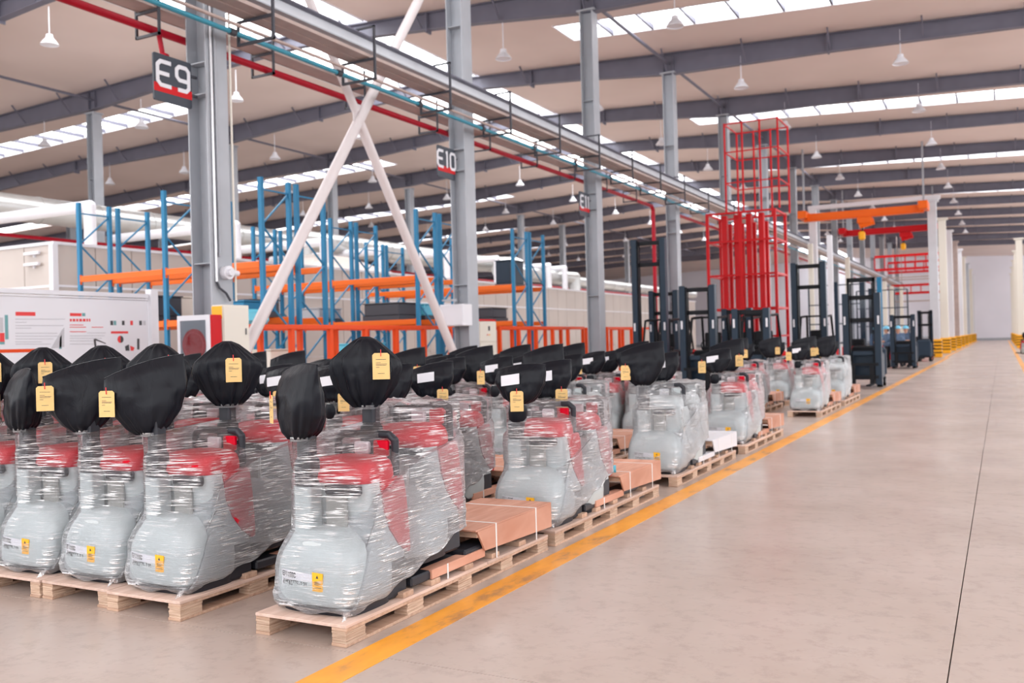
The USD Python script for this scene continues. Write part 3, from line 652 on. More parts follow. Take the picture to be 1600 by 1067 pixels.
def make_wrap(label, fm, raised=.13, zc=1.0, seed=0, hw=.285, one_post=True):
    """stretch film drawn tight round both trucks; pallet coordinates, z from the deck"""
    t = thing('stretch_wrap', label, 'stretch wrap')
    def outline(z):
        P = []
        def rect(x0, x1, y0, y1, r=.04):
            for x, sx in ((x0, 1), (x1, -1)):
                for y, sy in ((y0, 1), (y1, -1)):
                    P.extend([(x + sx * r, y), (x, y + sy * r), (x + sx * r * .3, y + sy * r * .3)])
        zz = z
        if zz <= .5:
            hwz = np.interp(zz, [0, .08, .3, .36, .42, .50], [.268, .29, .282, .252, .205, .155]); v0 = np.interp(zz, [0, .08, .3, .36, .42, .5], [.075, .058, .09, .13, .165, .18])
            c = np.interp(zz, [.3, .5], [0, -.06])
            r = .13; rect(c - hwz, c + hwz, v0, .5, min(.11, hwz * .6))
        if zz <= .93: rect(-.19, -.05, .175, .31, .03)
        if zz <= .80: rect(-.268 + max(0, zz - .66) * .5, .262 - max(0, zz - .66) * .5, .235 + max(0, zz - .66) * .8, .66, .05)
        r0 = raised
        top2 = .81 + r0
        rect(-hw, hw, .92, 1.235, .03) if zz < .70 + r0 else rect(-hw + .03, hw - .015, .95, 1.235, .04)
        rect(-.185, -.055, .80, .92, .03)
        return np.array(P)
    from scipy.spatial import ConvexHull
    N = 128; levels = list(np.linspace(.0, .36, 9)) + list(np.linspace(.40, .90 * 1, 14)) + [.94, .98, 1.005, 1.02]
    levels = [z for z in levels if z <= .89 + raised] + [.905 + raised]
    rings = []
    rs = np.random.RandomState(seed + 5)
    for z in levels:
        P = outline(z); H = P[ConvexHull(P).vertices]
        cx, cy = (0.0, .62)
        # resample the outline by direction from an inner point
        th = np.linspace(-np.pi, np.pi, N, endpoint=False)
        poly = Polygon(H); c = np.array(poly.centroid.coords[0])
        ring = np.array(poly.exterior.coords)[:-1]
        if Polygon(ring).exterior.is_ccw is False: ring = ring[::-1]
        k0 = np.argmin(ring[:, 1] + .3 * np.abs(ring[:, 0] - (-.05))); ring = np.roll(ring, -k0, axis=0)
        seg = np.vstack([ring, ring[:1]]); d = np.concatenate([[0], np.cumsum(np.hypot(*np.diff(seg, axis=0).T))]); u = np.linspace(0, d[-1], N, endpoint=False)
        X = np.interp(u, d, seg[:, 0]); Y = np.interp(u, d, seg[:, 1])
        # creases
        nz = meshkit.fbm(np.stack([X * 3.5, Y * 3.5, np.full(N, z * 16 + seed)], 1), 3, seed) - .5
        nz2 = meshkit.fbm(np.stack([X * 12, Y * 12 + z * 9, np.full(N, z * 26)], 1), 2, seed + 3) - .5
        dx, dy = X - c[0], Y - c[1]; L = np.hypot(dx, dy); amp = .020 * nz + .010 * nz2
        X = X + dx / L * amp; Y = Y + dy / L * amp
        zb = .018 + .26 * np.clip((Y - .12) / 1.07, 0, 1) ** 1.25 + .012 * np.sin(u * 23 + seed)
        zt = np.full(N, z * 1.0)
        rings.append(np.stack([X, Y, np.maximum(zt, zb + .02 * z)], 1))
    last = rings[-1]; c = last.mean(0)
    for s, dz in ((.8, .012), (.5, .02), (.2, .012), (.02, .0)):
        q = c + (last - c) * s; q[:, 2] = last[:, 2] + dz + (meshkit.fbm(q * np.array([14, 14, 1]) + seed, 3, seed) - .5) * .07 * (1 - s * .5); rings.append(q)
    for r in rings: r[:, 2] *= zc
    mb = MB().loft(rings, cap=False)
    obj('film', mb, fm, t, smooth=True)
    if True:      # further turns of film round the lower part, up to a slanting edge
        band = []
        for r in rings[:-5]:
            q = r.copy(); c = q[:, :2].mean(0); q[:, :2] = c + (q[:, :2] - c) * 1.008
            q[:, 2] = np.minimum(q[:, 2], np.where(q[:, 0] > -.1, raised - .13 + np.interp(q[:, 1], [.12, .36, 1.25], [.16 - raised, .60, .87]), raised - .13 + np.interp(q[:, 1], [.06, .30, 1.25], [.16 - raised, .56, .87])) + .012 * np.sin(q[:, 1] * 9 + seed)); band.append(q)
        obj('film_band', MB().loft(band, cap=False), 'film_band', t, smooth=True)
    # gathered film tail at the front corner
    tl = MB()
    for k in range(5):
        a = rs.uniform(0, 1); p0 = np.array([.2 + .03 * a, .09 + .05 * rs.rand(), .035]); p1 = p0 + np.array([rs.uniform(-.02, .04), rs.uniform(-.07, .02), rs.uniform(-.03, -.02)])
        w = np.array([rs.uniform(.01, .03), rs.uniform(-.02, .02), .012])
        tl.add([p0 - w, p0 + w, p1 + w * .6, p1 - w * .6, (p0 + p1) / 2 + np.array([0, -.012, .01])], [(0, 1, 4), (1, 2, 4), (2, 3, 4), (3, 0, 4)])
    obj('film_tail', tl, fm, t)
    return t

XC = lambda c: -3.23 if c == 0 else -4.375 - .613 * (c - 1)
GROUPS = [('nearest', 3.69, 7, 'A'), ('second', 6.14, 12, 'B'), ('third', 9.03, 11, 'C'), ('fourth', 11.83, 9, 'D'), ('fifth', 17.44, 2, 'E'), ('sixth', 20.3, 2, 'F')]
protos = {}
def truck(style, key, label, loc, rz):
    k = (style, key)
    if k in protos:
        return dup(protos[k], label, loc, rz, 'wrapped pallet trucks')
    KW = {
        ('A', 'slim'): dict(bag='slim', turn=-.28, tagpos=(-.13, -.10, .24, -.65), lean=-.03, seed=3),
        ('A', 'dome'): dict(bag='dome', turn=.62, tagpos=(.09, -.125, .32, .62), low=.1, lean=-.02, seed=5),
        ('A', 'wide'): dict(bag='wide', turn=.72, tagpos=(-.225, -.06, .27, .35), lean=-.05, seed=8, serial='J19061378-2.20', tilt=-.05),
        ('A', 'wideb'): dict(bag='wide', turn=.85, tagpos=(-.21, -.08, .30, .8), lean=-.05, seed=12, serial='J19062210-2.2'),
        ('A', 'domeb'): dict(bag='dome', turn=.75, tagpos=(.04, -.13, .31, .6), low=.1, lean=.02, seed=17),
        ('B', 'skirt'): dict(bag='skirt', turn=.38, tagpos=(.12, -.1, .08, .35), paper=True, lean=.0, seed=21),
        ('B', 'skirtb'): dict(bag='skirt', turn=.1, tagpos=(.03, -.11, .10, .5), paper=True, lean=.03, seed=25, tilt=.1),
        ('B', 'skirtc'): dict(bag='skirt', turn=.55, tagpos=(-.17, -.06, .10, .3), paper=True, lean=-.03, seed=29),
        ('C', 'wide'): dict(bag='wide', turn=.25, red=False, tagpos=(-.17, -.07, .22, .35), lean=.0, seed=33),
        ('C', 'skirt'): dict(bag='skirt', turn=.4, red=False, paper=True, tagpos=(-.16, -.06, .12, .1), lean=.0, seed=37),
        ('D', 'skirt'): dict(bag='skirt', turn=.2, paper=True, tagpos=(-.17, -.06, .16, .0), lean=.0, seed=41),
        ('D', 'wide'): dict(bag='wide', turn=.42, tagpos=(.15, -.09, .24, .3), lean=.0, seed=45),
    }[k]
    t = make_truck(label, **KW)
    ops = UsdGeom.Xformable(t).GetOrderedXformOps(); ops[0].Set(Gf.Vec3d(*loc)); ops[1].Set(math.degrees(rz))
    t.SetCustomDataByKey('group', 'wrapped pallet trucks')
    protos[k] = t
    return t
def simple(kind, key, make, label, loc, group):
    k = (kind, key)
    if k in protos: return dup(protos[k], label, loc, 0, group)
    t = make(label); UsdGeom.Xformable(t).GetOrderedXformOps()[0].Set(Gf.Vec3d(*loc)); protos[k] = t
    t.SetCustomDataByKey('group', group)
    return t

for gi, (gname, yf, ncol, style) in enumerate(GROUPS):
    for c in range(ncol):
        x = XC(c); y = yf + (rng.uniform(-.03, .03) if c else 0)
        where = f'{ORD[c]} pallet from yellow line, {gname} block'
        nearline = c == 0
        silver = style in 'CF' and c < (2 if style == 'C' else 1)
        ps = 'C' if silver else {'A': 'A', 'B': 'B', 'C': 'D', 'D': 'D', 'E': 'D', 'F': 'D'}[style]
        if ps == 'A':
            fk = ['slim', 'wide', 'wideb', 'slim', 'wide', 'wideb', 'wide'][c % 7]; rk = ['dome', 'domeb', 'dome', 'domeb', 'domeb', 'dome', 'domeb'][c % 7]
        elif ps == 'B':
            fk = ['skirtb', 'skirtc', 'skirt', 'skirtb', 'skirt', 'skirtc'][c % 6]; rk = ['skirt', 'skirt', 'skirtc', 'skirtb', 'skirt', 'skirt'][c % 6]
        elif ps == 'C': fk, rk = 'wide', 'skirt'
        else: fk, rk = ['skirt', 'wide', 'skirt'][c % 3], ['wide', 'skirt', 'skirt'][c % 3]
        raised = .13 if ps == 'A' else .0
        pv = c % 3
        simple('pallet', pv, lambda l, pv=pv: make_pallet(l, seed=pv), f'plywood block pallet, {where}', (x, y, 0), 'plywood pallets under the wrapped trucks')
        bm_ = 'white' if (style == 'C' and c == 0) else 'ply_box'
        if (style, c) != ('A', 99):
            simple('forkbox', bm_, lambda l, bm_=bm_: make_forkbox(l, bm_), f'{"white" if bm_ == "white" else "pinkish plywood"} cover over forks, {where}', (x, y, 0), 'plywood covers strapped over the forks')
        body = 'silver grey' if ps == 'C' else 'grey and red'
        jr = rng.uniform(-.02, .02) if c else 0
        truck(ps, fk, f'{body} truck, front of pair, {where}', (x, y + .07, PT), jr)
        truck(ps, rk, f'{body} truck, rear of pair, {where}', (x - .0, y + .07 + .585, PT + raised + .0), -jr)
        fm = {'A': 'film_a', 'B': 'film_b', 'C': 'film_c', 'D': 'film_b'}[ps]
        wk = (ps, c % 2)
        simple('wrap', wk, lambda l, ps=ps, fm=fm, wk=wk: make_wrap(l, fm, raised={'A': .13}.get(ps, .0), seed=wk[1] * 7 + len(ps)), f'clear stretch film round two trucks, {where}', (x, y, PT), 'stretch wraps round pairs of trucks')
tag(obj('film_roll', MB().tube((-3.19, 7.42, PT + .275), (-2.98, 7.50, PT + .275), .033, 14), 'film_roll'), 'light blue roll lying on the plywood cover in the second block', 'roll')

# ------------------------------------------------------------------ pallet racking behind the column line
RX = [-13.6, -16.45, -19.3]
def rack_row(y0, d, label, xs, levels):
    t = thing('pallet_rack', label, 'pallet rack')
    Hr = 5.1
    for x in xs:
        for y in (y0, y0 + d):
            obj('upright', MB().prism([(x - .05, y - .04), (x + .05, y - .04), (x + .05, y + .04), (x + .02, y + .04), (x + .02, y + .0), (x - .02, y + .0), (x - .02, y + .04), (x - .05, y + .04)], 'z', 0.012, Hr), 'rack_blue', t)
            obj('foot_plate', MB().box(x - .08, x + .08, y - .07, y + .07, 0, .012), 'rack_blue', t)
        zs = np.linspace(.4, 4.85, 7)
        for i, (a, b) in enumerate(zip(zs[:-1], zs[1:])):
            ya, yb_ = (y0, y0 + d) if i % 2 else (y0 + d, y0)
            obj('diagonal', MB().bar((x, ya, a), (x, yb_, b), .035, .03), 'rack_blue', t)
        for z in (.4, 4.85): obj('frame_tie', MB().bar((x, y0, z), (x, y0 + d, z), .035, .03), 'rack_blue', t)
    for xa, xb_ in zip(xs[1:], xs[:-1]):
        for z in levels:
            for y in (y0 - .025, y0 + d + .025):
                m = MB().cbox(xa + .055, xb_ - .055, y - .022, y + .022, z - .14, z, .008); m.box(xa + .051, xa + .056, y - .03, y + .03, z - .2, z + .03).box(xb_ - .056, xb_ - .051, y - .03, y + .03, z - .2, z + .03)
                obj('beam', m, 'rack_orange', t)
    return t
LV = (.55, 2.2, 3.35)
rack_row(14.7, .85, 'blue and orange pallet rack nearest behind the signed columns', RX, LV)
rack_row(15.80, .9, 'blue and orange pallet rack back to back with the nearest rack', RX, LV)
rack_row(20.5, .92, 'blue and orange pallet rack of the second aisle, front row', RX, LV)
rack_row(21.66, .95, 'blue and orange pallet rack of the second aisle, rear row', RX, LV)
rack_row(25.95, .97, 'blue and orange pallet rack of the third aisle, front row', RX, LV)
rack_row(27.15, 1.0, 'blue and orange pallet rack of the third aisle, rear row', RX, LV)
def load(name, label, cat, mb, m, loc):
    t = thing(name, label, cat, loc); obj('body', mb, m, t); obj('rim', MB().cbox(-.62, .62, -.42, .42, 0, .12, .01), 'dark', t); return t
k = 0
for (x, y, z, hgt, m, nm) in ((-14.7, 15.18, 2.2, .2, 'rack_blue', 'blue'), (-17.6, 15.18, 2.2, .45, 'dark', 'dark'), (-15.6, 16.28, 2.2, .3, 'dark', 'dark'), (-18.3, 16.28, 2.2, .5, 'cab', 'beige'), (-14.8, 21.0, 2.2, .32, 'dark', 'dark'),
                              (-17.5, 21.0, 2.2, .28, 'steel', 'grey'), (-14.7, 22.1, 2.2, .3, 'film_roll', 'light blue'), (-15.0, 26.5, 2.2, .3, 'dark', 'dark'), (-14.6, 27.6, 3.35, .75, 'fork_navy', 'navy'), (-14.0, 15.18, .55, .8, 'cab', 'beige'), (-16.0, 21.0, .55, .9, 'film_roll', 'light blue')):
    t = thing('storage_crate', f'{nm} crate on the rack at level {"two" if z == 2.2 else ("three" if z > 3 else "one")}, {ORD[k]} of the racked crates', 'crate', (x, y, z + .006))
    w = .6
    if z == 3.35: w = .3
    obj('tub', MB().cbox(-w + .03, w - .03, -.5, .5, .122, .12 + hgt, .02), m, t); obj('lid', MB().cbox(-w, w, -.52, .52, .12 + hgt, .15 + hgt, .008), m, t); obj('skid', MB().box(-w, w, -.52, .52, 0, .12), 'dark', t); k += 1
tag(obj('tank', MB().cbox(-13.55, -12.95, 13.55, 14.2, 2.02, 2.3, .06), 'film_roll'), 'light blue plastic tub on top of the orange stand', 'tub')

# orange stands in front of the racks
def orange_stand(ysl, label):
    t = thing('orange_stand', label, 'steel stand')
    a, b = ysl[0] - .05, ysl[-1] + .05
    for x in (-12.2, -13.0): obj('top_rail', MB().cbox(x - .04, x + .04, a, b, 1.88, 1.97, .006), 'frame_orange', t)
    for y in ysl:
        for x in (-12.2, -13.0): obj('leg', MB().cbox(x - .05, x + .05, y - .05, y + .05, 0, 1.88, .005), 'frame_orange', t)
        obj('cross_rail', MB().box(-12.96, -12.24, y - .03, y + .03, 1.89, 1.95), 'frame_orange', t)
orange_stand([12.75, 13.93, 15.1, 16.28, 17.42, 18.6, 19.79], 'orange steel stand with many legs behind the white X brace')
orange_stand([22.36, 23.5, 24.61, 25.76, 26.9, 28.1], 'orange steel stand with many legs by the column signed E11')
orange_stand([30.2, 31.4, 32.6, 33.8, 35.0], 'orange steel stand with many legs left of the tall forklift mast')

# ------------------------------------------------------------------ white booth, ducts
BX = -22.0; BZ = 4.5
bt = thing('spray_booth', 'long pale panelled booth behind the pallet racks', 'booth')
for i in range(48):
    y = 16.05 + 1.2 * i
    obj('panel', MB().cbox(BX - .05, BX, y + .012, y + 1.188, 1.2, BZ - .08, .006), 'encl', bt)
    obj('lower_panel', MB().cbox(BX - .05, BX, y + .012, y + 1.188, .1, 1.185, .006), 'encl', bt)
for i in range(18):
    x = BX - .06 - 1.2 * i
    obj('panel', MB().cbox(x - 1.188, x - .012, 16.0, 16.05, 1.2, BZ - .08, .006), 'encl', bt)
obj('roof_edge', MB().box(BX - .08, BX + .03, 15.95, 73.8, BZ - .08, BZ), 'white', bt); obj('roof_edge', MB().box(-44, BX - .08, 15.95, 16.05, BZ - .08, BZ), 'white', bt)
obj('corner_post', MB().box(BX - .1, BX + .06, 15.9, 16.06, 0, BZ - .08), 'white', bt)
obj('roof_deck', MB().box(-43.8, BX - .1, 16.2, 73.6, BZ - .06, BZ - .02), 'encl', bt)
obj('mid_rail', MB().box(BX, BX + .02, 16.06, 73.6, 3.3, 3.36), 'white', bt); obj('mid_rail', MB().box(-43, BX - .1, 15.98, 16.0, 3.3, 3.36), 'white', bt)
hip = MB()
hip.add([(-22.6, 27, BZ - .02), (-27, 27, BZ - .02), (-27, 33, BZ - .02), (-22.6, 33, BZ - .02), (-24, 29, BZ + .75), (-25.6, 29, BZ + .75), (-25.6, 31, BZ + .75), (-24, 31, BZ + .75)], [(0, 4, 5, 1), (1, 5, 6, 2), (2, 6, 7, 3), (3, 7, 4, 0), (4, 7, 6, 5)])
obj('hood', hip, 'encl', bt)
for i, (px_, py_) in enumerate(((50, 396), (50, 413))):
    p = atY(px_, py_, 15.9); t = thing('strip_light', f'white strip lamp on the booth front, {("upper", "lower")[i]} one', 'lamp'); obj('housing', MB().cbox(p[0] - .3, p[0] + .3, 15.85, 15.94, p[2] - .04, p[2] + .04, .01), 'white', t); obj('bracket', MB().box(p[0] - .03, p[0] + .03, 15.94, 15.995, p[2] - .1, p[2] + .02), 'white', t)
def duct(name, label, pts, r, m='duct', bands=True):
    t = thing(name, label, 'duct'); mb = MB()
    for p, q in zip(pts[:-1], pts[1:]): mb.tube(p, q, r, 24)
    for p in pts[1:-1]: mb.sphere(p, r, 3)
    obj('sheet_pipe', mb, m, t, smooth=40)
    if bands:
        for p, q in zip(pts[:-1], pts[1:]):
            p, q = np.array(p, float), np.array(q, float); L = np.linalg.norm(q - p)
            for s in np.arange(1.2, L, 2.4):
                c = p + (q - p) * s / L; d = (q - p) / L; obj('collar', MB().tube(c - d * .03, c + d * .03, r + .025, 24), m, t, smooth=40)
    return t
duct('air_duct', 'large silver round duct running behind the racks towards the far end', [(-30, 8, 6.62), (-30, 52, 6.62), (-28, 54, 6.62), (-28, 54, 4.6)], .47)
duct('air_duct', 'second silver duct leaving the booth roof past the third rack', [(-25.6, 30, 5.28), (-25.6, 30, 6.0), (-25.6, 46, 6.0), (-24.6, 47, 6.0), (-24.6, 47, 4.6)], .42)
duct('air_duct', 'long silver duct over the far half of the booth', [(-27, 50, 5.8), (-27, 90, 5.8)], .35)
duct('air_duct', 'fat white bent duct by the column signed E11', [(-24, 44, 5.45), (-24, 52, 5.45), (-23.4, 52.8, 5.4), (-23.4, 52.8, 4.55)], .38)
for i, (px_, py_, X) in enumerate(((140, 322, -23.4), (368, 352, -23.4), (506, 378, -23.4), (595, 392, -23.4), (776, 404, -23.4), (857, 415, -23.4), (882, 419, -23.4), (698, 396, -23.4))):
    p = atX(px_, py_, X); z = min(6.6, max(5.0, p[2]))
    duct('vent_pipe', f'white vent pipe bending off the booth roof, {ORD[i]} along the booth', [(X, p[1], BZ - .02), (X, p[1], z), (-29.55 if i < 4 else -26.6, p[1], z)], .17, 'white', False)
t = thing('sprinkler_pipe', 'red pipe under the large silver duct', 'pipe'); obj('pipe', MB().tube((-30.7, 8, 5.75), (-30.7, 90, 5.75), .07, 10), 'red_pipe', t)

# ------------------------------------------------------------------ exhibition board
bd = thing('display_board', 'white display board with printed pictures and text at the left edge', 'board')
DX = -12.5
def bp(px_, py_): p = atX(px_, py_, DX + .012); return p[1], p[2]
obj('panel', MB().cbox(DX - .03, DX, 5.6, 10.78, .5, 2.36, .004), 'paper', bd)
obj('top_rail', MB().cbox(DX - .05, DX + .03, 5.6, 10.78, 2.40, 2.47, .006), 'white', bd); obj('lower_rail', MB().cbox(DX - .045, DX + .02, 5.6, 10.78, 2.365, 2.39, .004), 'white', bd)
obj('corner_post', MB().cbox(DX - .08, DX + .06, 10.8, 10.95, 0, 2.55, .008), 'white', bd); obj('corner_post', MB().cbox(DX - .08, DX + .06, 5.45, 5.6, 0, 2.5, .008), 'white', bd)
for y in (7.3, 9.1): obj('foot', MB().box(DX - .2, DX + .1, y - .03, y + .03, 0, .5), 'white', bd)
pr = {k: MB() for k in ('print_red', 'print', 'print_grey', 'print_teal', 'frame_orange')}
def prt(m, x0, y0, x1, y1):
    (a, za), (b, zb) = bp(x0, y0), bp(x1, y1); z0 = za + 0; pr[m].box(DX + .0005, DX + .003, a, b, min(za, zb), max(za, zb))
def ptext(m, x0, y0, x1, h, r):
    x = x0
    while x < x1:
        w = r.uniform(.5, 1.3) * h; prt(m, x, y0, min(x1, x + w), y0 + h); x += w + .35 * h
rt = random.Random(3)
prt('print_red', 25, 487, 56, 493.5); prt('print_red', 110, 489, 128, 494); prt('print_teal', 129, 489, 134, 494)
ptext('print_red', 110, 498, 143, 4.2, rt); prt('print_red', 174, 517.5, 201, 521)
for y, a, b in ((498, 25, 102), (503, 25, 42), (508, 25, 100), (512, 25, 50), (520, 25, 90), (524.5, 25, 92), (529, 25, 84), (533.5, 25, 66), (537, 25, 80)): ptext('print_grey', a, y, b, 1.1, rt)
for y, a, b in ((507, 110, 131), (510.5, 110, 135), (517.5, 110, 135)): ptext('print_red', a, y, b, 1.3, rt)
ptext('print_red', 144, 510.5, 162, 1.3, rt)
for y, a, b in ((519.5, 137, 166), (524, 110, 164), (528, 110, 160), (532, 110, 156), (537, 110, 148)): ptext('print_grey', a, y, b, 1.1, rt)
for x, m in ((175, 'print'), (180, 'print_teal'), (193, 'print'), (206, 'print_red'), (220, 'print'), (226, 'print_grey')): prt(m, x - 1.8, 501, x + 2.4, 508)
prt('print_red', 0, 520, 8, 534); prt('print_teal', 0, 534, 8, 538); prt('print_grey', 0, 496, 6, 519); prt('print_teal', 8, 492, 14, 530); prt('frame_orange', -6, 546, 58, 550)
yy, zz_ = bp(189, 530); m = MB().prism([(yy + .058 * math.cos(a), zz_ + .058 * math.sin(a)) for a in np.linspace(math.pi / 2, 1.5 * math.pi, 12)], 'x', DX + .0005, DX + .003); pr['print_red'].join(m)
m = MB().prism([(yy + .058 * math.cos(a), zz_ + .058 * math.sin(a)) for a in np.linspace(-math.pi / 2, .5 * math.pi, 12)], 'x', DX + .0005, DX + .003); pr['print'].join(m)
for pts, mm in (([(84, 538), (98, 515), (101, 512), (101, 542), (80, 545)], 'print_grey'), ([(94, 528), (97, 522), (97, 545), (93, 545)], 'print_teal'), ([(147, 530), (150, 529), (152, 546), (149, 546)], 'print'), ([(150, 529), (166, 536), (166, 537.5), (150, 531.5)], 'print'), ([(215, 529), (218.5, 529), (218.5, 546), (215, 546)], 'print'), ([(196, 541), (202, 538), (203, 548), (197, 548)], 'print'), ([(204, 540), (211, 543), (209, 548), (205, 548)], 'print_red')):
    pr[mm].prism([bp(*p) for p in pts], 'x', DX + .0005, DX + .0035)
for k_, mbx in pr.items(): obj('print', mbx, k_, bd).SetCustomDataByKey('kind', 'stuff')

# ------------------------------------------------------------------ fire cabinet, control boxes
fx0, fx1, fy = -11.42, -10.74, 10.42
fc = thing('fire_hose_cabinet', 'red fire hose cabinet with white framed glass door by the E9 column', 'fire cabinet')
obj('case', MB().cbox(fx0, fx1, fy + .012, fy + .25, 1.02, 2.06, .006), 'sign_red', fc)
obj('door_frame', MB().box(fx0, fx0 + .07, fy - .015, fy + .01, 1.02, 2.06).box(fx1 - .07, fx1, fy - .015, fy + .01, 1.02, 2.06).box(fx0 + .07, fx1 - .07, fy - .015, fy + .01, 1.98, 2.06).box(fx0 + .07, fx1 - .07, fy - .015, fy + .01, 1.02, 1.1), 'white', fc)
obj('back_plate', MB().box(fx0 + .07, fx1 - .07, fy + .004, fy + .011, 1.1, 1.98), 'steel', fc)
reel = obj('hose_reel', MB().tube(((fx0 + fx1) / 2, fy - .006, 1.6), ((fx0 + fx1) / 2, fy + .003, 1.6), .25, 28), 'sign_red', fc)
obj('hose', MB().path([((fx0 + fx1) / 2 + .2 * math.cos(a), fy - .009, 1.6 + .2 * math.sin(a)) for a in np.linspace(0, 6.2, 24)], .01, 6), 'print_red', reel)
obj('glass', MB().box(fx0 + .07, fx1 - .07, fy - .028, fy - .025, 1.1, 1.98), 'glass', fc)
obj('stand', MB().box(fx0 + .05, fx1 - .05, fy + .03, fy + .22, 0, 1.02), 'steel', fc)
cbx = thing('control_box', 'beige steel control box on the aisle face of the E9 column', 'control box', (-10.955, 11.0, 0))
obj('case', MB().cbox(-.02, .2, -.30, .28, 1.40, 2.22, .008), 'cab', cbx); obj('door', MB().cbox(.201, .212, -.28, .26, 1.43, 2.19, .004), 'cab', cbx); obj('latch', MB().box(.213, .222, .18, .2, 1.75, 1.85), 'dark', cbx)
obj('hinge_strip', MB().box(-.02, .2, -.306, -.301, 2.0, 2.2), 'sticker', cbx); obj('bracket', MB().box(-.07, -.021, -.2, .2, 1.5, 2.1), 'steel', cbx)
isx = thing('isolator_switch', 'small white round isolator on the E9 column above the control box', 'switch', (-11.04, 11.05, 2.75)); obj('body', MB().tube((.005, 0, 0), (.12, 0, 0), .11, 16), 'white', isx, smooth=40); obj('cap', MB().tube((.12, 0, 0), (.18, 0, 0), .06, 12), 'white', isx, smooth=40); obj('gland', MB().tube((.06, .1, 0), (.06, .24, 0), .045, 10), 'white', isx)
wb = thing('junction_box', 'white box mounted on the E10 column at head height', 'electrical box', (-11.25, 18.77, 0)); obj('case', MB().cbox(-.33, .30, -.42, 0, 1.93, 2.43, .01), 'white', wb); obj('lid', MB().cbox(-.31, .28, -.432, -.421, 1.95, 2.41, .004), 'white', wb); obj('mount', MB().box(-.15, .15, -.6, -.43, 2.5, 2.54), 'steel', wb)
ca = thing('tool_cabinet', 'beige three door cabinet with a red top behind the E10 column', 'cabinet', (-12.2, 21.75, 0))
obj('carcass', MB().cbox(-.5, 0, -.5, .42, 0, 2.1, .006), 'cab', ca); obj('red_top', MB().box(-.5, .01, -.5, .42, 2.101, 2.15), 'sign_red', ca)
for z0, z1 in ((1.55, 2.08), (1.08, 1.53), (.1, 1.06)):
    d = obj('door', MB().cbox(.001, .018, -.48, .40, z0, z1, .004), 'cab', ca); obj('handle', MB().box(.019, .035, -.04, .03, (z0 + z1) / 2 + .03, (z0 + z1) / 2 + .15), 'dark', d)
    obj('knob', MB().sphere((.025, .0, (z0 + z1) / 2 - .08), .022, 1), 'sticker', d); obj('knob', MB().sphere((.025, -.1, (z0 + z1) / 2 - .08), .018, 1), 'print_red', d)

# ------------------------------------------------------------------ red cage tower
tw = thing('cage_tower', 'tall red steel lattice cage tower behind the parked forklifts', 'tower', (-7.4, 30.8, 0))
def cage(x0, x1, y0, y1, z0, z1, nx, w, rungs, m='red_steel'):
    X_ = np.linspace(x0, x1, nx)
    for x in X_:
        for y in (y0, y1): obj('post', MB().box(x - w, x + w, y - w, y + w, z0, z1), m, tw)
    for z in rungs:
        for y in (y0, y1): obj('rung', MB().box(x0, x1, y - w * .7, y + w * .7, z - w * .7, z + w * .7), m, tw)
        for x in (x0, x1): obj('rung', MB().box(x - w * .7, x + w * .7, y0, y1, z - w * .7, z + w * .7), m, tw)
cage(-1.08, 1.1, -.8, .8, .0, 5.55, 3, .045, (.3, 1.5, 2.4, 3.5, 4.6, 5.52))
cage(-.45, 1.25, -.75, .85, 5.56, 8.45, 4, .026, (6.5, 7.5, 8.42))
for x in (-.62, -.22, .18, .58): obj('mast_channel', MB().cbox(x - .085, x + .085, -.45, -.25, .0, 5.5, .01), 'red_steel', tw); obj('mast_channel', MB().cbox(x - .06, x + .06, .3, .45, .0, 5.3, .01), 'red_steel', tw)

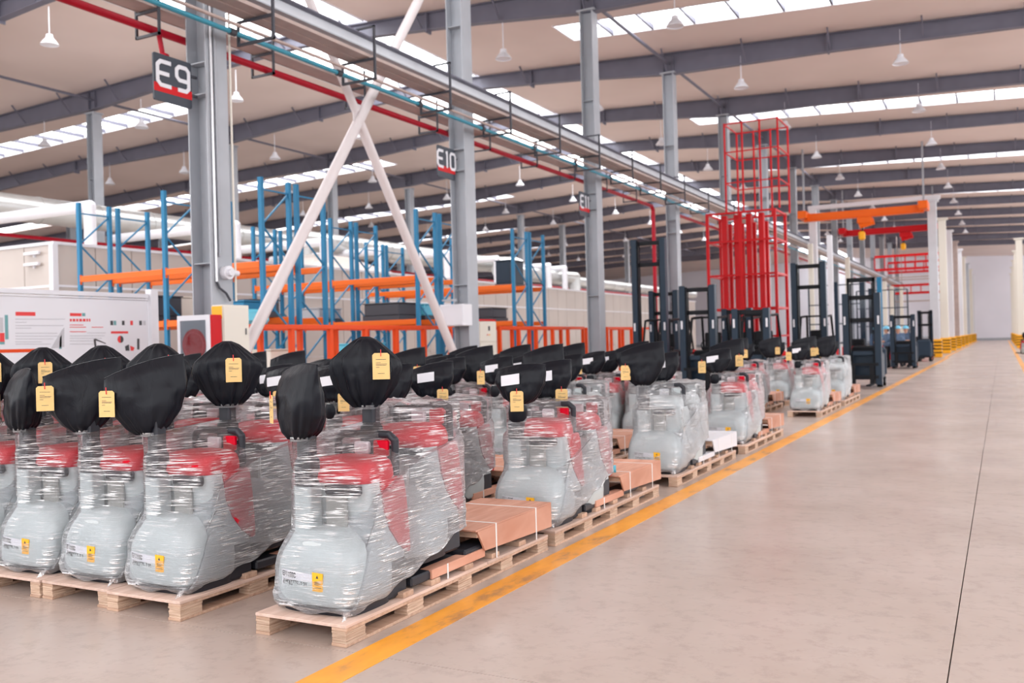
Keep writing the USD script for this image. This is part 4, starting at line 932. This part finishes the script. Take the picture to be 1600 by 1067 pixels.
# ------------------------------------------------------------------ forklifts
def forklift(label, loc, W=1.0, zo=2.2, zi=None, rz=0.0, screen=False, body='fork_navy', small=False, back=False):
    t = thing('forklift', label, 'forklift', loc, rz, 'forklifts parked behind the wrapped trucks')
    h = W / 2; ch = .16
    for s in (-1, 1):
        obj('mast_channel', MB().prism([(s * h, -.02), (s * (h - ch), -.02), (s * (h - ch), .02), (s * (h - .03), .02), (s * (h - .03), .2), (s * h, .2)], 'z', .08, zo), 'fork_navy', t)
        obj('mast_label', MB().box(s * (h - .06) - .025, s * (h - .06) + .025, -.024, -.0205, min(1.75, zo - .5), min(1.98, zo - .27)), 'paper', t)
        obj('inner_channel', MB().box(min(s * (h - ch + .03), s * (h - ch - .035)), max(s * (h - ch + .03), s * (h - ch - .035)), .03, .15, .1, (zi or zo - .03)), 'fork_black', t)
        obj('lift_cylinder', MB().tube((s * (h - .17), .17, .1), (s * (h - .17), .17, zo - .3), .03, 10), 'fork_black', t)
        obj('fork', MB().cbox(s * .25 - .06, s * .25 + .06, -.9, -.06, .08, .12, .008).box(s * .25 - .06, s * .25 + .06, -.06, -.025, .08, .6), 'fork_black', t)
        obj('chain', MB().box(s * (h - .225) - .012, s * (h - .225) + .012, .1, .11, .6, (zi or zo) - .15), 'fork_black', t)
    for z in ((zo - .12, zo - .75, .95) if zo > 2.5 else (zo - .1, .95)):
        obj('cross_member', MB().cbox(-h + .02, h - .02, .1, .17, z - .06, z + .06, .008), 'fork_black' if z > 1 else 'fork_navy', t)
    if zi: obj('inner_head', MB().cbox(-h + ch - .03, h - ch + .03, .03, .12, zi - .12, zi, .008), 'fork_black', t)
    cg = obj('carriage', MB().box(-.42, .42, -.024, .02, .25, .33).box(-.42, .42, -.024, .02, .6, .68), 'fork_black', t)
    if screen:
        obj('guard_screen', MB().box(-h + ch, h - ch, .21, .216, 1.15, zo - .05), 'glass', t)
    d = .9 if small else 1.7
    obj('body', MB().cbox(-h + .05, h - .05, .35, .35 + d, .2, .95, .05), body, t)
    obj('bonnet', MB().cbox(-h + .12, h - .12, .8, .3 + d, .96, 1.15, .05), 'fork_black', t)
    obj('counterweight', MB().cbox(-h + .02, h - .02, .36 + d, .62 + d, .25, 1.1, .08), 'red_steel' if not small else 'fork_navy', t)
    if not small:
        for s in (-1, 1):
            obj('guard_pillar', MB().path([(s * (h - .1), .45, .95), (s * (h - .14), .7, 2.05), (s * (h - .14), 1.7, 2.1), (s * (h - .1), 1.95, 1.1)], .035, 8), 'fork_black', t)
        for y in np.linspace(.8, 1.6, 5): obj('guard_bar', MB().box(-h + .14, h - .14, y - .015, y + .015, 2.06, 2.1), 'fork_black', t)
        obj('seat', MB().cbox(-.24, .24, 1.1, 1.5, 1.15, 1.25, .03).cbox(-.24, .24, 1.5, 1.6, 1.2, 1.65, .03), 'fork_black', t)
        obj('steering_wheel', MB().path([(.16 * math.cos(a), .85 + .08 * math.sin(a), 1.3 + .13 * math.sin(a)) for a in np.linspace(0, 6.28, 15)], .015, 6), 'fork_black', t)
    for s in (-1, 1):
        for y, r in ((.32, .17 if small else .28), (.2 + d, .13 if small else .24)):
            w = obj('wheel', MB().tube((s * (h - .02), y, r), (s * (h - .16), y, r), r, 20), 'fork_black', t, smooth=40); obj('hub', MB().tube((s * (h - .018), y, r), (s * (h - .025), y, r), r * .5, 14), 'crane_orange' if (small and not screen) else 'steel', w)
    return t
forklift('tallest navy forklift mast, left end of the forklift row', (-9.15, 26.0, 0), 1.04, 4.45, None)
forklift('navy forklift mast of medium height just right of the tallest mast', (-7.42, 25.0, 0), 1.0, 2.95)
forklift('navy forklift with a lowered mast left of the red cage tower', (-9.9, 29.5, 0), 1.0, 3.1)
forklift('low navy forklift mast in front of the red cage tower', (-5.85, 24.5, 0), .98, 2.24)
forklift('low navy forklift half hidden behind the mast by the red tower', (-7.0, 27.6, 0), .9, 2.35)
forklift('navy forklift mast with raised inner frame right of the red tower', (-5.15, 29.0, 0), 1.02, 3.7, None)
forklift('navy forklift with clear guard screen beside the yellow line', (-3.45, 27.3, 0), 1.0, 2.62, 3.05, screen=True, small=True)
forklift('small navy stacker standing alone on the far aisle edge', (-3.66, 41.6, 0), .98, 2.24, small=True)
forklift('small navy stacker seen from behind beyond the far workers', (-3.5, 52.3, 0), .72, 2.6, rz=math.pi, small=True)

# ------------------------------------------------------------------ crane portal, striped posts
def post(label, x, y, h, m, w=.24):
    t = thing('crane_post', label, 'post', (x, y, 0))
    obj('shaft', MB().cbox(-w, w, -w, w, 0.0, h, .012), m, t); obj('cap', MB().box(-w - .12, w + .12, -w - .12, w + .12, h, h + .12), m, t)
    g = MB(); 
    obj('guard', MB().cbox(-w - .1, w + .1, -w - .1, w + .1, 0, 1.05, .03), 'yellow_paint', t)
    for z in (.28, .48, .68, .88): obj('stripe', MB().box(-w - .108, w + .108, -w - .108, w + .108, z - .035, z + .035), 'fork_black', t)
    return t
for i, (y, m) in enumerate(zip((59.3, 69.5, 78.0, 88, 97, 107, 118, 130, 141), ('steel_pale', 'cab', 'white', 'tray', 'white', 'cab', 'steel', 'cab', 'white'))):
    post(f'{"white" if m in ("steel_pale", "white") else "grey"} post with striped yellow guard, {ORD[i]} along the left aisle side', -3.45, y, 9.05, m)
for i, y in enumerate((84, 97, 110, 122, 136)):
    post(f'grey post with striped yellow guard, {ORD[i]} along the right aisle side', 1.32, y, 8.6, 'cab')
pl = thing('crane_post', 'plain white post at the left end of the crane portal', 'post', (-10.15, 59.3, 0)); obj('shaft', MB().cbox(-.22, .22, -.22, .22, 0, 9.174, .01), 'white', pl)
pb = thing('portal_beam', 'white beam across the top of the crane portal', 'beam', (0, 59.3, 0)); obj('beam', MB().cbox(-10.4, -3.0, -.2, .2, 9.175, 9.42, .01), 'white', pb); obj('hanger', MB().box(-4.2, -3.9, -.1, .1, 8.75, 9.175), 'white', pb)
def crane(label, y, x0, x1, z, m, xh):
    t = thing('bridge_crane', label, 'crane', (0, y, z))
    obj('girder', MB().cbox(x0, x1, -.12, .12, 0, .42, .02), m, t); obj('girder_flange', MB().box(x0, x1, -.2, .2, -.04, -.001), m, t)
    for x in (x0, x1): obj('end_truck', MB().cbox(x - .25, x + .25, -.8, .8, .1, .55, .03), m, t); obj('hanger_rod', MB().box(x - .05, x + .05, -.05, .05, .55, deck(x) - z), 'steel', t)
    tr = obj('trolley', MB().cbox(xh - .4, xh + .4, -.3, .3, -.4, -.05, .04).tube((xh - .3, 0, -.5), (xh + .5, 0, -.3), .2, 14), m, t)
    ho = obj('hoist', MB().cbox(xh - .35, xh + .0, -.2, .2, -1.35, -.85, .08), 'yellow_paint', t); obj('chain', MB().tube((xh - .15, 0, -.85), (xh - .1, 0, -.4), .05, 6), 'fork_black', ho)
    return t
crane('orange bridge crane girder with a yellow hoist under the white portal', 57.3, -10.3, -3.75, 8.28, 'crane_orange', -6.9)
crane('red bridge crane girder with a yellow hoist further down the hall', 75, -10.6, -4.3, 9.0, 'red_steel', -6.2)
def girder(label, y, z0, z1, x0, x1):
    t = thing('lattice_girder', label, 'girder', (0, y, 0))
    for z in (z0, z1): obj('chord', MB().box(x0, x1, -.1, .1, z - .12, z + .12), 'red_steel', t)
    for x in np.arange(x0, x1 + .1, .93): obj('web_bar', MB().box(x - .05, x + .05, -.06, .06, z0 + .12, z1 - .12), 'red_steel', t)
    obj('lamp_bar', MB().box(x0, x1, -.05, .05, z0 - .9, z0 - .78), 'tray', t)
    for x in (x0, x1): obj('drop_rod', MB().box(x - .03, x + .03, -.05, .05, z0 - .8, z0 - .12), 'tray', t)
    for x in (x0 + 1, x1 - 1): obj('hanger_rod', MB().box(x - .03, x + .03, -.03, .03, z1 + .12, deck(x)), 'tray', t)
girder('red lattice girder high over the far work area', 98, 7.7, 9.0, -11.0, -3.75)
girder('lower red lattice girder at the far work area', 103, 5.5, 6.3, -10.0, -3.75)
girder('farthest red lattice girder across the work area', 112, 8.2, 9.3, -11.2, -3.9)
for i, (px_, yb_, h, m, nm) in enumerate(((1376, 55, 4.6, 'rack_blue', 'blue'), (1349, 52, 4.2, 'fork_navy', 'navy'), (1362, 62, 4.3, 'fork_navy', 'navy'), (1395, 75, 5.0, 'cab', 'beige'), (1327, 60, 6.2, 'cab', 'beige'), (1300, 50, 6.6, 'white', 'white'), (1307, 50.6, 4.2, 'fork_navy', 'navy'), (1270, 56, 6.8, 'cab', 'beige'), (1410, 90, 5.6, 'cab', 'beige'), (1384, 66, 4.9, 'cab', 'beige'))):
    p = atY(px_, 520, yb_); t = thing('workstation_post', f'{nm} upright of the work stations, {ORD[i]} of the post group', 'post', (p[0], yb_, 0)); obj('shaft', MB().cbox(-.13, .13, -.13, .13, .02, h, .01), m, t); obj('foot', MB().box(-.25, .25, -.25, .25, 0, .02), 'steel', t)
for i, (x0, x1, y, z0, z1) in enumerate(((-9.5, -6.6, 53.6, 1.0, 4.2), (-8.2, -5.2, 63, .8, 4.2))):
    t = thing('mesh_fence', f'dark wire guard fence at the work stations, {ORD[i]} one', 'fence', (0, y, 0))
    for x in np.linspace(x0, x1, 5): obj('fence_post', MB().box(x - .04, x + .04, -.03, .03, 0, z1), 'fork_navy', t)
    for z in np.linspace(z0, z1, 4): obj('fence_rail', MB().box(x0, x1, -.02, .02, z - .03, z + .03), 'fork_navy', t)
for i, (x, y, m, nm) in enumerate(((-4.9, 46, 'red_steel', 'red'), (-6.2, 47, 'red_steel', 'red'), (-5.6, 55, 'fork_navy', 'navy'), (-4.4, 56.5, 'red_steel', 'red'), (-4.3, 66, 'red_steel', 'red'))):
    t = thing('machine_part_cart', f'{nm} cart with loose parts near the far workers, {ORD[i]} from the camera', 'cart', (x, y, 0)); obj('bed', MB().cbox(-.6, .6, -.4, .4, .25, .9, .03), m, t); obj('top_part', MB().cbox(-.45, .4, -.3, .3, .9, 1.25, .06), 'fork_black' if i % 2 else 'steel', t)
    for sx in (-1, 1):
        for sy in (-1, 1): obj('wheel', MB().tube((sx * .5 - .03, sy * .3, .12), (sx * .5 + .03, sy * .3, .12), .12, 12), 'fork_black', t)

# ------------------------------------------------------------------ people in blue helmets
def person(label, loc, rz, reach):
    t = thing('person', label, 'person', loc, rz, 'workers in blue helmets')
    S = {}
    def hull(parts):
        out = None
        for (a, ra), (b, rb) in parts:
            m = manifold3d.Manifold.hull_points(np.vstack([trimesh.creation.icosphere(2, 1.0).vertices * r + np.array(p) for p, r in ((a, ra), (b, rb))]))
            out = m if out is None else out + m
        return out
    def skin(mf, res=.03):
        g = mf.refine_to_length(res).to_mesh(); m = trimesh.Trimesh(g.vert_properties[:, :3], g.tri_verts, process=True); trimesh.smoothing.filter_taubin(m, iterations=8); return m
    bones = []
    hipz, sh = .92, 1.40
    for s in (-1, 1):
        bones += [(((s * .09, 0, hipz), .10), ((s * .10, -.02 * s, .50), .07)), (((s * .10, -.02 * s, .50), .065), ((s * .11, .02, .09), .045)), (((s * .11, .03, .05), .045), ((s * .12, -.13, .04), .04))]
    bones += [(((-.09, 0, hipz), .11), ((.09, 0, hipz), .11)), (((0, 0, hipz), .13), ((0, 0, 1.2), .14)), (((-.10, 0, 1.25), .13), ((.10, 0, 1.25), .13)), (((-.17, 0, sh), .065), ((.17, 0, sh), .065)), (((0, 0, sh), .07), ((0, -.01, 1.52), .055)), (((0, -.02, 1.58), .085), ((0, -.015, 1.66), .095)), (((0, -.05, 1.54), .05), ((0, -.02, 1.6), .07)), (((0, -.115, 1.60), .014), ((0, -.10, 1.63), .012))]
    hands = []
    for s in (-1, 1):
        e = (s * .24, -.12, 1.13) if reach else (s * .25, .03, 1.12); w = (s * .16, -.42, 1.12) if reach else (s * .26, -.06, .88)
        bones += [(((s * .19, 0, sh), .058), (e, .045)), ((e, .043), (w, .032))]
        d = np.array(w) - np.array(e); d /= np.linalg.norm(d); up = np.array([s * 1.0, 0, 0]); q = np.cross(d, up); q /= np.linalg.norm(q)
        pc = np.array(w) + d * .09
        bones.append(((tuple(np.array(w) + d * .02), .028), (tuple(pc), .03)))
        for j, L in enumerate((.065, .075, .07, .055)):
            b0 = pc + q * (-.03 + .02 * j); b1 = b0 + d * L * .6 - up * .012; b2 = b1 + d * L * .4 - up * .03
            bones += [((tuple(b0), .0095), (tuple(b1), .009)), ((tuple(b1), .009), (tuple(b2), .008))]
        b0 = np.array(w) + d * .04 - q * .03; b1 = b0 + d * .035 - q * .035; bones.append(((tuple(b0), .012), (tuple(b1), .009)))
    obj('body', MB().tm(skin(hull(bones), .04)), 'skin', t, smooth=True)
    tor = [(((-.10, 0, 1.0), .135), ((.10, 0, 1.0), .135)), (((0, 0, .93), .15), ((0, 0, 1.2), .15)), (((-.10, 0, 1.25), .145), ((.10, 0, 1.25), .145)), (((-.17, 0, sh), .08), ((.17, 0, sh), .08))]
    for s in (-1, 1):
        e = (s * .24, -.12, 1.13) if reach else (s * .25, .03, 1.12); tor += [(((s * .19, 0, sh), .075), (e, .062))]
        if not reach: tor += [((e, .06), ((s * .26, -.04, .93), .05))]
    obj('jacket', MB().tm(skin(hull(tor), .05)), 'cloth_blue', t, smooth=True)
    leg = []
    for s in (-1, 1): leg += [(((s * .09, 0, hipz), .115), ((s * .10, -.02 * s, .50), .085)), (((s * .10, -.02 * s, .50), .08), ((s * .11, .02, .13), .065))]
    leg += [(((-.09, 0, hipz), .12), ((.09, 0, hipz), .12))]
    obj('trousers', MB().tm(skin(hull(leg), .05)), 'cloth_black', t, smooth=True)
    for s in (-1, 1): obj('shoe', MB().tm(skin(hull([(((s * .11, .04, .05), .055), ((s * .12, -.15, .04), .045))]), .04)), 'fork_black', t, smooth=True)
    hm = MB().lathe([(.155, 0), (.135, .005), (.13, .04), (.11, .09), (.07, .125), (.001, .14)], (0, -.02, 1.665), 24)
    obj('helmet', hm.cbox(-.08, .08, -.21, -.12, 1.662, 1.678, .005), 'helmet', t, smooth=50)
    obj('hair', MB().sphere((0, .015, 1.62), .1, 2, (1, .9, .95)), 'cloth_black', t, smooth=True)
    for s in (-1, 1):
        obj('eye', MB().sphere((s * .035, -.108, 1.625), .011, 1), 'print', t); obj('ear', MB().sphere((s * .095, -.01, 1.60), .024, 1, (.5, .8, 1.3)), 'skin', t)
    obj('mouth', MB().box(-.022, .022, -.105, -.098, 1.553, 1.558), 'print_red', t)
    return t
person('worker in blue helmet reaching out left of the small stacker', (-4.40, 42.9, 0), -1.2, True)
person('worker in blue helmet behind the left mast channel of the small stacker', (-4.06, 44.0, 0), .3, False)
person('worker in blue helmet behind the right mast channel of the small stacker', (-3.80, 44.8, 0), -.4, True)
person('worker in blue helmet half hidden behind the forklift with guard screen', (-5.15, 45.5, 0), .8, False)

_d = ray(1599, 553); _g = EYE + _d * (-1.5 / _d[2])
dup(protos[('D', 'wide')], 'red hooded truck cut off by the right edge of the picture, past the aisle line', (_g[0] + .3, _g[1] + .2, 0.0), 0.4, 'wrapped pallet trucks')
